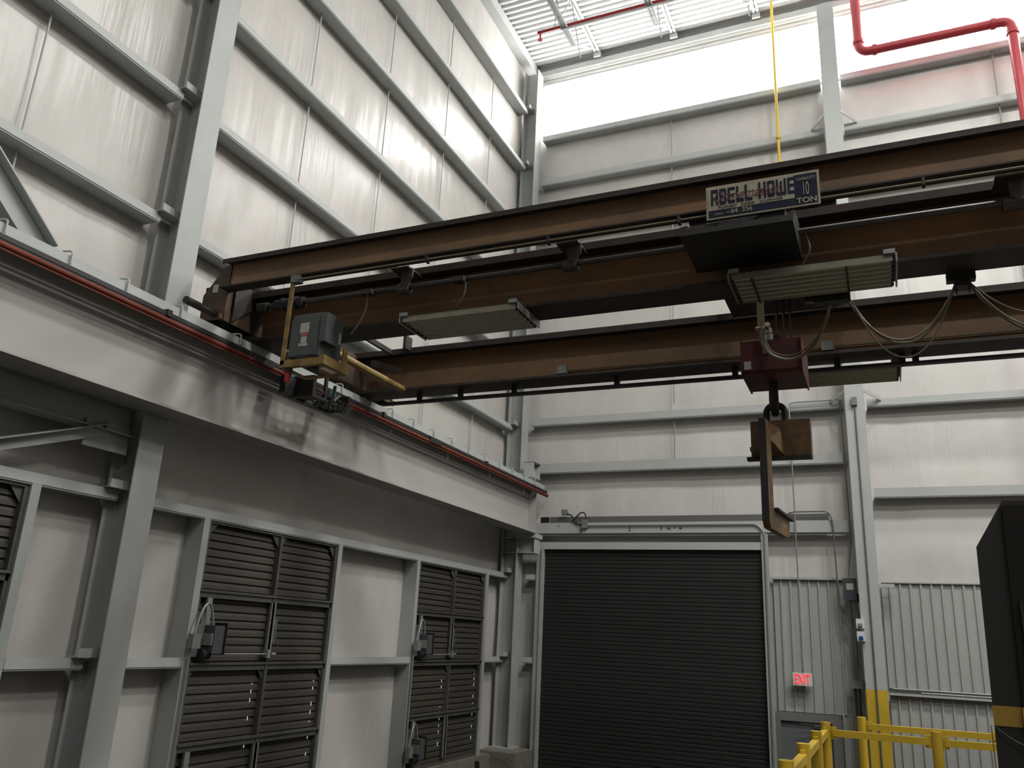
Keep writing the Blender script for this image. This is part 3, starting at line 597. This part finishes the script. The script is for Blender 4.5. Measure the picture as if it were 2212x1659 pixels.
parts.append(('drive_machine_pan', MB().box(-1.26, -0.43, 5.72, 6.40, 2.985, 3.0).prism([(-1.26, 5.72, 3.0), (-1.26, 6.40, 3.0), (-1.26, 6.40, 3.28), (-1.26, 5.95, 3.2), (-1.26, 5.72, 3.07)], (0.015, 0, 0)).prism([(-0.445, 5.72, 3.0), (-0.445, 6.40, 3.0), (-0.445, 6.40, 3.28), (-0.445, 5.95, 3.2), (-0.445, 5.72, 3.07)], (0.015, 0, 0)).box(-1.26, -0.43, 6.385, 6.40, 3.0, 3.28), DARK, 'dark drive motor pan',
    [('pan_rib', MB().box(-1.26, -0.43, 5.70, 5.72, 2.985, 3.03), DARK), ('drive_motor', MB().cyl((-1.1, 6.0, 3.12), (-0.7, 6.0, 3.12), 0.09, 16), DARK), ('gearbox', MB().box(-0.7, -0.5, 5.88, 6.3, 3.02, 3.25), DARK)]))
parts.append(('front_conduit', MB().cyl((-5.05, 5.885, 3.225), (XE, 5.885, 3.225), 0.0095, 8), TAN, None,
    [('conduit_strap', MB().box(x-0.01, x+0.01, 5.87, 5.93, 3.20, 3.26), DARK) for x in (-3.6, -2.42, -1.3, 0.45, 1.6)]))
parts.append(('far_conduit', MB().cyl((-3.27, 8.585, 2.985), (-0.45, 8.585, 2.985), 0.010, 8).cyl((-0.3, 8.585, 2.995), (XE, 8.585, 2.995), 0.010, 8), TAN))
parts.append(('lower_shaft_bar', MB().box(-5.75, XE, 8.60, 8.64, 2.735, 2.775), DARK, None,
    [('bar_hanger', MB().box(x-0.03, x+0.03, 8.60, 8.64, 2.77, 2.88), DARK) for x in (-5.2, -4.62, -3.9, -2.63, -1.32, -0.3, 0.3, 0.42, 1.6, 3.0, 5.0)]))
for x, z in ((-3.27, 2.985), (-0.38, 2.99)):
    parts.append(('conduit_box', MB().box(x-0.055, x+0.055, 8.52, 8.572, z-0.05, z+0.05), GREYBOX, 'small grey box on the far girder'))
for x in (-4.4, -3.4): parts.append(('conduit_box', MB().box(x-0.07, x+0.05, 6.14, 6.22, 3.10, 3.15), SHAFT))
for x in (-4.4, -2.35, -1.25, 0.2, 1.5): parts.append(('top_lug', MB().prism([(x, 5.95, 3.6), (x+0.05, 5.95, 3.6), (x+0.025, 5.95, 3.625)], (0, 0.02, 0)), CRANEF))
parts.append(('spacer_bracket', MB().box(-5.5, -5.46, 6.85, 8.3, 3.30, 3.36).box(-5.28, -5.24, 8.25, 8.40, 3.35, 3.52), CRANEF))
thing('bridge_crane', 'brown double girder bridge crane spanning the hall on dirty steel girders', 'crane', parts)
one('paper_notice', 'small white paper notice stuck on the cut-cornered end plate of the crane', 'notice', MB().box(-6.235, -6.165, 6.0, 6.004, 3.285, 3.375), PAPER)
# ------------------------------------------------------------------ nameplate
sy = 5.86; sx0, sx1, sz0, sz1 = -1.075, -0.238, 3.165, 3.452
def S(uu, vv): return (sx0+uu*(sx1-sx0), sy-0.014, sz1-vv*(sz1-sz0))
def srect(u0, v0, u1, v1, d=0.0):
    a = S(u0, v0); b = S(u1, v1); return MB().box(a[0], b[0], sy-0.012-d, sy-0.01-d+0.001, b[2], a[2])
def stx(t, u0, v1, w, h, lift=0.001, **k):
    o = S(u0, v1); return text(t, (o[0], o[1]-lift, o[2]), w*(sx1-sx0), h*(sz1-sz0), depth=0.001, **k)
GL = {'A': [(0,0,.3,1),(.7,0,1,1),(.3,.78,.7,1),(.3,.36,.7,.52)], 'B': [(0,0,.3,1),(.3,.8,.88,1),(.3,.42,.86,.6),(.3,0,.88,.2),(.7,.6,1,.9),(.7,.1,1,.44)],
      'E': [(0,0,.32,1),(.32,.8,1,1),(.32,.41,.86,.6),(.32,0,1,.2)], 'L': [(0,0,.32,1),(.32,0,1,.2)], 'H': [(0,0,.3,1),(.7,0,1,1),(.3,.40,.7,.58)],
      'O': [(0,.06,.3,.94),(.7,.06,1,.94),(.06,.8,.94,1),(.06,0,.94,.2)], 'W': [(0,.06,.22,1),(.78,.06,1,1),(.39,.2,.61,.85),(.06,0,.94,.2)]}
nl = MB()
u_ = 0.045
for ch in 'ABELL HOWE':
    if ch == ' ': u_ += 0.045; continue
    wd = 0.088 if ch == 'W' else 0.066
    for (a, b, c, e) in GL[ch]:
        p0 = S(u_+a*wd, 0.60-0.49*b); p1 = S(u_+c*wd, 0.60-0.49*e); nl.box(p0[0], p1[0], sy-0.0142-0.00012*len(nl.f)/6 % 0.0012, sy-0.012, p0[2], p1[2])
    u_ += wd+0.011
thing('capacity_sign', 'navy and cream nameplate reading ABELL HOWE capacity 10 TON on the crane', 'sign', [
    ('board', MB().box(sx0, sx1, sy-0.01, sy, sz0, sz1), CREAM), ('navy_panel', srect(0.02, 0.07, 0.98, 0.95), NAVY), ('cream_panel', srect(0.02, 0.07, 0.785, 0.735, 0.001), CREAM),
    ('name_lettering', nl, NAVY, 'navy ABELL HOWE letters'), ('script_lettering', stx('Cranemaster', 0.06, 0.50, 0.60, 0.30, shear=0.35, lift=0.004), SCRIPT, 'faded red script'),
    ('place_lettering', stx('FOREST  PARK   ILLINOIS', 0.11, 0.71, 0.57, 0.075, bold=0.01), NAVY), ('serial_lettering', stx('SERIAL', 0.08, 0.885, 0.075, 0.05), CREAM), ('number_sign', stx('NO', 0.185, 0.87, 0.03, 0.045), CREAM),
    ('serial_number', stx('64  356', 0.225, 0.90, 0.19, 0.14, bold=0.01), CREAM), ('capacity_lettering', stx('CAPACITY', 0.805, 0.26, 0.165, 0.09, bold=0.01), CREAM),
    ('ton_number', stx('10', 0.862, 0.69, 0.048, 0.38), CREAM), ('ton_lettering', stx('TON', 0.80, 0.92, 0.17, 0.16, bold=0.02), CREAM),
    ('mounting_tab', MB().box(-1.0, -0.96, sy, 5.93, 3.3, 3.34).box(-0.35, -0.31, sy, 5.93, 3.3, 3.34), DARK)])
# ------------------------------------------------------------------ work lights under the crane
def work_light(x0, y0, z, label, dusty=False, straps=False):
    L_, W_ = 1.2, 0.50; p = []
    hs = MB().box(x0, x0+L_, y0, y0+W_, z+0.045, z+0.055)
    p.append(('housing', hs, GALD))
    tr = MB(); n = 6
    for i in range(n):
        c = y0+(i+0.5)*W_/n; h = W_/n/2
        tr.prism([(x0+0.02, c-h, z), (x0+0.02, c-h*0.55, z+0.04), (x0+0.02, c+h*0.55, z+0.04), (x0+0.02, c+h, z), (x0+0.02, c+h, z+0.045), (x0+0.02, c-h, z+0.045)], (L_-0.04, 0, 0))
    p.append(('reflector', tr, TROF))
    for i in range(n):
        c = y0+(i+0.5)*W_/n; p.append(('lamp_tube', MB().cyl((x0+0.03, c, z+0.018), (x0+L_-0.03, c, z+0.018), 0.013, 8), TUBE))
    p.append(('end_cap', MB().box(x0-0.012, x0, y0-0.01, y0+W_, z-0.005, z+0.06).box(x0, x0+0.08, y0-0.03, y0-0.01, z+0.05, z+0.085), GALV))
    p.append(('end_cap', MB().box(x0+L_, x0+L_+0.012, y0-0.01, y0+W_, z-0.005, z+0.06).box(x0+L_-0.08, x0+L_, y0-0.03, y0-0.01, z+0.05, z+0.085), GALV))
    for i in range(n):
        c = y0+(i+0.5)*W_/n; p.append(('lamp_holder', MB().box(x0+0.012, x0+0.03, c-0.014, c+0.014, z-0.004, z+0.03), DARK)); p.append(('lamp_holder', MB().box(x0+L_-0.03, x0+L_-0.012, c-0.014, c+0.014, z-0.004, z+0.03), DARK))
    if straps:
        for xs in (x0+0.17, x0+L_-0.34): p.append(('guard_strap', MB().box(xs-0.008, xs+0.008, y0-0.01, y0+W_+0.02, z-0.008, z-0.002), DARK))
    p.append(('hanger', MB().box(x0+0.2, x0+0.24, y0+0.28, y0+0.34, z+0.055, 2.872).box(x0+L_-0.24, x0+L_-0.20, y0+0.28, y0+0.34, z+0.055, 2.872), DARK))
    thing('work_light', label, 'light', p, 'fluorescent work lights under the crane')
work_light(-4.00, 6.17, 2.765, 'open six tube work light under the crane nearest the louvered wall')
work_light(-0.965, 6.15, 2.77, 'six tube work light with dark straps under the capacity sign', straps=True)
work_light(-0.92, 8.72, 2.765, 'dusty work light under the far girder, half behind the red hook block')
conduit('thin flexible cable drooping to the light nearest the louvered wall', [(-3.35, 6.2, 3.10), (-3.35, 6.2, 2.98), (-3.45, 6.25, 2.89), (-3.5, 6.3, 2.858)], 0.009, GALD, 0.08, 'cable', 'flexible_cable')
conduit('thin flexible cable curving down beside the dark drive pan', [(-0.38, 6.22, 3.12), (-0.35, 6.22, 2.98), (-0.40, 6.25, 2.90), (-0.45, 6.3, 2.858)], 0.009, GALD, 0.08, 'cable', 'flexible_cable')
conduit('thin flexible cable drooping behind the grey control cabinet', [(-4.4, 6.17, 3.10), (-4.42, 6.2, 2.95), (-4.5, 6.2, 2.80), (-4.57, 6.2, 2.72)], 0.009, GALD, 0.08, 'cable', 'flexible_cable')
# ------------------------------------------------------------------ control cabinet
cx0, cx1, cy0, cy1, cz0, cz1 = -5.045, -4.715, 5.92, 6.26, 2.43, 2.86
lab = lambda u0, u1, w0, w1: MB().box(cx0+u0, cx0+u1, cy0-0.012, cy0-0.008, cz0+w0, cz0+w1)
thing('control_cabinet', 'grey electrical cabinet with DANGER label in a yellow frame under the crane', 'cabinet', [
    ('body', MB().box(cx0, cx1, cy0, cy1, cz0, cz1), CAB), ('door', MB().box(cx0-0.008, cx1-0.02, cy0-0.008, cy0, cz0+0.01, cz1-0.045), CAB),
    ('side_box', MB().box(cx1, cx1+0.07, cy0-0.01, cy0+0.20, cz0+0.13, cz1-0.01), CAB),
    ('paper_label', lab(0.10, 0.20, 0.235, 0.335), PAPER), ('danger_label', lab(0.115, 0.195, 0.20, 0.232), DANGERR, 'red DANGER strip', [('lettering', text('DANGER', (cx0+0.12, cy0-0.0125, cz0+0.208), 0.07, 0.017, depth=0.001), PAPER)]),
    ('paper_label', lab(0.12, 0.185, 0.13, 0.197), PAPER), ('paper_label', lab(0.10, 0.20, 0.10, 0.128), PAPER),
    ('side_label', MB().box(cx1, cx1+0.004, cy0+0.22, cy0+0.32, cz0+0.20, cz0+0.32), PAPER),
    ('hanger_bar', MB().box(-5.13, -5.085, 5.9, 5.915, 2.36, 3.29).box(-5.13, -5.12, 5.9, 5.945, 2.36, 3.29), DYELLOW, 'yellow angle hanger'),
    ('hanger_bar', MB().box(-4.66, -4.64, 6.22, 6.28, 2.33, 2.60), DYELLOW),
    ('frame_ring', MB().box(-5.13, -4.62, 5.9, 5.95, 2.33, 2.40).box(-5.13, -4.62, 6.24, 6.30, 2.33, 2.345).box(-5.13, -5.08, 5.9, 6.3, 2.33, 2.345).box(-4.68, -4.62, 5.9, 6.3, 2.33, 2.42), DYELLOW),
    ('cable_gland', MB().cyl((-4.87, 6.08, 2.34), (-4.87, 6.08, 2.43), 0.05, 12), DARK), ('warning_horn', MB().cyl((-5.07, 5.96, 2.30), (-5.07, 5.96, 2.44), 0.042, 14), CAB, 'grey horn body', [('red_lens', MB().cyl((-5.07, 5.96, 2.20), (-5.07, 5.96, 2.30), 0.028, 14), DANGERR)]),
    ('top_conduit_box', MB().box(-5.12, -5.02, 5.88, 5.95, 3.20, 3.275), GALD)])
# ------------------------------------------------------------------ current collector on the conductor bar
cp = [('arm', MB().box(-5.72, -5.69, 7.36, 7.40, 2.50, 2.75).bar((-5.70, 7.05, 2.56), (-5.70, 7.75, 2.52), 0.02, 0.03), DARK)]
fr = MB()
fr = MB().box(-5.95, -5.62, 7.05, 7.10, 2.42, 2.66).box(-5.95, -5.62, 7.72, 7.77, 2.42, 2.60).box(-5.95, -5.90, 7.05, 7.77, 2.42, 2.45).box(-5.66, -5.62, 7.05, 7.77, 2.42, 2.45)
for y in (7.0, 7.74): cp.append(('teal_clip', MB().box(-5.955, -5.90, y, y+0.11, 2.60, 2.70).box(-5.94, -5.915, y+0.03, y+0.07, 2.44, 2.6), TEAL))
cp.append(('frame', fr, DARK)); cp.append(('collector_shoe', MB().box(-5.94, -5.86, 6.88, 7.06, 2.43, 2.63).box(-5.90, -5.70, 7.12, 7.30, 2.45, 2.49), DARK)); cp.append(('collector_shoe', MB().box(-5.93, -5.70, 7.5, 7.72, 2.44, 2.50), SHAFT))
cp.append(('mast', MB().bar((-5.66, 7.45, 2.44), (-4.88, 6.46, 2.28), 0.03, 0.035), DARK))
tg = MB()
for i in range(9):
    a = Vector((-5.82+0.03*i, 7.32+0.03*i, 2.46)); tg.tube(arc(a, a+Vector((0.12*(hsh(i, 1)-0.3), 0.16, 0.04)), 0.08+0.06*hsh(i, 2), 8), 0.008, 6)
cp.append(('cable_tangle', tg, DARK)); cp.append(('spring_coil', MB().cyl((-5.72, 7.4, 2.47), (-5.72, 7.4, 2.56), 0.018, 10).cyl((-5.70, 7.55, 2.5), (-5.66, 7.6, 2.58), 0.018, 10), GALV))
# the collector rides with the crane but hangs from the cabinet frame
thing('current_collector', 'tangled black current collector with teal clips on the red conductor bar', 'collector', cp)
# ------------------------------------------------------------------ trolley hoist between the two girders
thing('trolley_hoist', 'dark hoist trolley sitting on both girders above the red hook block', 'hoist', [
    ('frame', MB().box(-1.35, -1.22, 6.5, 8.7, 3.53, 3.66).box(-0.28, -0.15, 6.5, 8.7, 3.53, 3.66).box(-1.35, -0.15, 6.5, 6.62, 3.53, 3.66).box(-1.35, -0.15, 8.58, 8.7, 3.53, 3.66), DARK),
    ('rope_drum', MB().cyl((-1.2, 7.6, 3.42), (-0.3, 7.6, 3.42), 0.19, 24), DARK), ('under_pan', MB().box(-1.22, -0.28, 7.25, 7.95, 3.17, 3.23), DARK),
    ('hoist_motor', MB().cyl((-1.42, 7.35, 3.22), (-1.02, 7.35, 3.22), 0.075, 16).box(-1.3, -1.05, 7.28, 7.45, 3.22, 3.55), CAB), ('gear_case', MB().box(-0.55, -0.22, 7.3, 7.8, 3.12, 3.3), DARK)]
    +[('trolley_wheel', MB().cyl((x-0.09, y, 3.535), (x+0.09, y, 3.535), 0.075, 16) if False else MB().tube([(x, y-0.05, 3.535), (x, y+0.05, 3.535)], 0.075, 16), DARK) for x in (-1.28, -0.22) for y in (6.58, 8.62)])
# ------------------------------------------------------------------ hook block, hook, c-hook
prof = [(7.18, 2.44), (7.18, 2.74), (7.62, 2.74), (7.62, 2.44), (7.50, 2.20), (7.42, 2.20)]
hx0, hx1 = -1.035, -0.54
blk = MB().prism([(hx0, a, b) for a, b in [(7.18, 2.345), (7.18, 2.62), (7.80, 2.62), (7.80, 2.36), (7.76, 2.32), (7.22, 2.325)]], (hx1-hx0, 0, 0))
ropes = MB()
for x in (-0.88, -0.76, -0.70, -0.64):
    for y in (7.48, 7.60): ropes.cyl((x, y, 2.61), (x, y, 3.30), 0.007, 6)
thing('hook_block', 'dark red hoist hook block hanging on wire ropes between the girders', 'hook block', [
    ('housing', blk, REDB), ('side_plate', MB().prism([(hx1, a, b) for a, b in [(7.165, 2.335), (7.165, 2.64), (7.82, 2.64), (7.82, 2.36), (7.78, 2.305), (7.20, 2.31)]], (0.012, 0, 0)), REDB, 'scraped end plate'),
    ('side_plate', MB().prism([(hx0-0.012, a, b) for a, b in [(7.165, 2.335), (7.165, 2.64), (7.82, 2.64), (7.82, 2.36), (7.78, 2.305), (7.20, 2.31)]], (0.012, 0, 0)), REDB),
    ('top_arm', MB().prism([(-0.82, 7.4, 2.62), (-0.62, 7.4, 2.62), (-0.74, 7.4, 2.74), (-0.80, 7.4, 2.74)], (0, 0.25, 0)), REDB), ('beacon', MB().cyl((-0.80, 7.22, 2.62), (-0.80, 7.22, 2.68), 0.035, 14).cyl((-0.80, 7.22, 2.69), (-0.80, 7.22, 2.74), 0.028, 14), GALV),
    ('decal', MB().box(-1.02, -0.96, 7.173, 7.179, 2.355, 2.43), PAPER), ('decal', MB().box(-0.855, -0.80, 7.173, 7.179, 2.49, 2.55), GALD), ('wire_rope', ropes, SHAFT),
    ('hook', MB().tube([(-0.815, 7.52, 2.34), (-0.815, 7.50, 2.18), (-0.815, 7.515, 2.09), (-0.815, 7.58, 2.055), (-0.815, 7.64, 2.08), (-0.815, 7.665, 2.15)], [0.040, 0.043, 0.043, 0.038, 0.028, 0.012], 14), DARK, 'black forged hook')])
def ubail(xc, w, zb, zt, y, r):
    pts = [(xc-w, y, zb)]+[(xc-w*math.cos(math.pi*k/10), y, zt+w*0.9*math.sin(math.pi*k/10)) for k in range(11)]+[(xc+w, y, zb)]
    return MB().tube(pts, r, 12)
body = MB().box(-1.03, -0.525, 7.50, 7.66, 1.63, 1.965)
leg = MB()
legp = [(7.02, 1.865), (7.02, 1.0), (7.10, 0.95), (7.80, 0.955), (7.88, 1.0), (7.90, 1.08), (7.86, 1.12), (7.24, 1.12), (7.235, 1.3), (7.235, 1.865)]
lx = lambda y: -0.896+0.085*max(0, (y-7.1))
leg.add([(lx(b), b, c) for b, c in legp]+[(lx(b)+0.058, b, c) for b, c in legp], [tuple(range(10)), tuple(range(10, 20))[::-1]]+[(k, 10+k, 10+(k+1) % 10, (k+1) % 10) for k in range(10)])
arm = MB().prism([(-0.845, 7.05, 1.86), (-0.765, 7.50, 1.88), (-0.745, 7.50, 1.64), (-0.84, 7.22, 1.74)], (-0.03, 0, 0)).box(-1.0, -0.90, 7.2, 7.5, 1.63, 1.66)
thing('c_hook', 'scuffed orange C-shaped coil lifting hook hanging from the red hook block', 'lifting hook', [
    ('counterweight', body, HOOKP, 'brown block body', [('end_face', MB().box(-0.525, -0.519, 7.50, 7.66, 1.63, 1.965), HOOKP)]), ('hook_arm', leg, HOOKP), ('brace_arm', arm, HOOKP), ('bottom_plate', MB().box(-1.065, -0.52, 7.46, 7.53, 1.60, 1.63), DARK),
    ('lifting_bail', ubail(-0.815, 0.080, 1.80, 2.055, 7.58, 0.030), DARK, 'dark U-shaped bail'),
    ('saddle_plate', MB().prism([(-0.875, 7.24, 1.121), (-0.79, 7.24, 1.121), (-0.735, 7.97, 1.121), (-0.82, 7.97, 1.121)], (0, 0, 0.018)), DARK),
    ('leg_edge', MB().box(-0.897, -0.839, 7.012, 7.02, 1.0, 1.865), DARK)])
# ------------------------------------------------------------------ festoon cables
def cable(label, specs, name='festoon_cable', m=TAN):
    b = MB()
    for a, c, sag, rr in specs: b.tube(arc(a, c, sag, 22, 2.1), rr, 8)
    return one(name, label, 'cable', b, m, 'festoon cables on the crane')
thing('festoon_trolley', 'small dark cable carrier under the near girder right of the hook block', 'cable carrier', [('body', MB().box(0.60, 0.80, 6.72, 6.80, 2.80, 2.872).box(0.65, 0.76, 6.70, 6.82, 2.74, 2.80), DARK), ('clamp_bolt', MB().cyl((0.66, 6.76, 2.70), (0.66, 6.76, 2.74), 0.006, 6).cyl((0.75, 6.76, 2.70), (0.75, 6.76, 2.74), 0.006, 6), DARK)])
thing('festoon_trolley', 'dark cable carrier under the near girder just above the hook block', 'cable carrier', [('body', MB().box(-0.38, -0.10, 6.72, 6.82, 2.74, 2.872), DARK), ('clamp', MB().box(-0.45, -0.38, 6.74, 6.80, 2.76, 2.82), SHAFT)])
cable('tan cable loop hanging between two cable carriers right of the hook block', [((-0.13, 6.76, 2.76), (0.66, 6.76, 2.78), 0.41, 0.010), ((-0.11, 6.78, 2.76), (0.66, 6.78, 2.78), 0.43, 0.010), ((-0.09, 6.74, 2.72), (0.64, 6.74, 2.74), 0.52, 0.006)])
cable('tan cable loop right of the small cable carrier, running out of the picture', [((0.75, 6.76, 2.78), (1.75, 6.76, 2.80), 0.44, 0.010), ((0.75, 6.78, 2.78), (1.75, 6.78, 2.80), 0.46, 0.010), ((0.75, 6.74, 2.78), (1.7, 6.74, 2.80), 0.32, 0.007)])
one('festoon_trolley', 'cable carrier under the near girder past the picture edge', 'cable carrier', MB().box(1.68, 1.85, 6.72, 6.80, 2.78, 2.872), DARK)
fl = MB()
for k, (r_, off) in enumerate(((0.012, 0), (0.012, 0.02), (0.007, -0.03))):
    pts = [(-0.85+k*0.008, 7.0+off, 2.67), (-0.84+k*0.02, 7.0+off, 2.53), (-0.77+k*0.01, 7.0+off, 2.415+k*0.008), (-0.64, 7.0+off, 2.355+k*0.014), (-0.53, 7.0+off, 2.375+k*0.014), (-0.42, 7.0+off, 2.465+k*0.01), (-0.34, 6.98+off, 2.60), (-0.285, 6.9+off, 2.70), (-0.26, 6.82+off*0.5, 2.76)]
    cu = [Vector(p) for p in pts]; sm = []
    for i in range(len(cu)-1):
        p0 = cu[max(i-1, 0)]; p1 = cu[i]; p2 = cu[i+1]; p3 = cu[min(i+2, len(cu)-1)]
        for t in (0, .25, .5, .75): sm.append(0.5*((2*p1)+(p2-p0)*t+(2*p0-5*p1+4*p2-p3)*t*t+(3*p1-p0-3*p2+p3)*t**3))
    sm.append(cu[-1]); fl.tube(sm, r_, 8)
one('festoon_cable', 'flat tan cable loop swinging in front of the red hook block', 'cable', fl, TAN, 'festoon cables on the crane')
thing('cable_mast', 'tan upright strip carrying the cable down to the red hook block', 'cable mast', [('strip', MB().box(-0.885, -0.825, 7.12, 7.14, 2.68, 3.18), TAN), ('strain_relief', MB().cyl((-0.89, 7.04, 2.665), (-0.81, 7.04, 2.665), 0.032, 12).cyl((-0.81, 7.06, 2.69), (-0.79, 7.08, 2.73), 0.028, 10), TAN)])
# ------------------------------------------------------------------ yellow guard rails and platform
struct('floor_platform', MB().box(-0.80, 4.5, -3.5, 9.6, -1.85, -1.70), CONC, [('platform_skirt', MB().box(-0.80, 4.5, 9.58, 9.6, ZF, -1.85).box(-0.80, -0.78, -3.5, 9.58, ZF, -1.85), CONC)])
ZT = -0.60
def rail_thing(label, posts, segs):
    p = []
    for (x, y) in posts: p.append(('post', MB().cyl((x, y, -1.70), (x, y, ZT), 0.043, 16), YELLOW, None, [('base_plate', MB().box(x-0.09, x+0.09, y-0.09, y+0.09, -1.70, -1.688), YELLOW)]))
    for (a, b) in segs:
        a, b = Vector((a[0], a[1], 0)), Vector((b[0], b[1], 0)); d_ = (b-a).normalized()
        for nme, zc, h in (('top_rail', ZT-0.085, 0.055), ('mid_rail', ZT-0.56, 0.055)):
            A_ = a+d_*0.06+Vector((0, 0, zc)); B_ = b-d_*0.06+Vector((0, 0, zc))
            p.append((nme, MB().bar(A_, B_, 0.05, h).bar(a+d_*0.045+Vector((0, 0, zc)), A_+d_*0.03, 0.03, 0.10).bar(B_-d_*0.03, b-d_*0.045+Vector((0, 0, zc)), 0.03, 0.10), YELLOW))
    thing('guard_rail', label, 'railing', p)
ys_ = [2.2, 3.25, 4.29, 5.33, 6.36, 7.42, 8.43]
rail_thing('yellow guard rail running away from the viewer and turning right at its end post', [(-0.605, y) for y in ys_]+[(0.28, 8.36), (1.35, 8.36), (2.4, 8.36)],
           [((-0.605, ys_[i]), (-0.605, ys_[i+1])) for i in range(6)]+[((-0.605, 8.43), (0.28, 8.36)), ((0.28, 8.36), (1.35, 8.36)), ((1.35, 8.36), (2.4, 8.36))])
rail_thing('farther yellow guard rail section behind the near one, in front of the ribbed wall', [(-0.34, 9.45), (0.87, 9.45), (2.0, 9.45)], [((-0.34, 9.45), (0.87, 9.45)), ((0.87, 9.45), (2.0, 9.45))])
# ------------------------------------------------------------------ black machine enclosure at right
yn = 6.0
out = [(0.50, -1.70), (0.528, 0.675), (0.70, 0.965), (2.6, 0.965), (2.6, -1.70)]
thing('machine_enclosure', 'tall black machine enclosure with a yellow band at the picture edge', 'machine', [
    ('body', MB().prism([(a, yn, b) for a, b in out][::-1], (0.09, 0.7, 0)), BLACK2),
    ('door_panel', MB().prism([(0.655, yn-0.03, -1.65), (0.69, yn-0.03, 0.93), (2.55, yn-0.03, 0.93), (2.55, yn-0.03, -1.65)][::-1], (0, 0.029, 0)), BLACK, None, [('door_handle', MB().box(0.72, 0.735, yn-0.05, yn-0.03, -0.1, 0.35), BLACK2)]),
    ('safety_band', MB().box(0.515, 0.665, yn-0.006, yn, -0.37, -0.258).box(0.665, 2.6, yn-0.036, yn-0.03, -0.37, -0.258), STRIPE, 'yellow band'),
    ('edge_strip', MB().box(0.496, 0.502, yn-0.012, yn, -1.7, -0.37), DYELLOW),
    ('hanging_wire', MB().tube(arc((0.52, yn-0.02, -0.375), (0.9, yn-0.05, -0.42), 0.08, 12), 0.004, 6), SHAFT)])
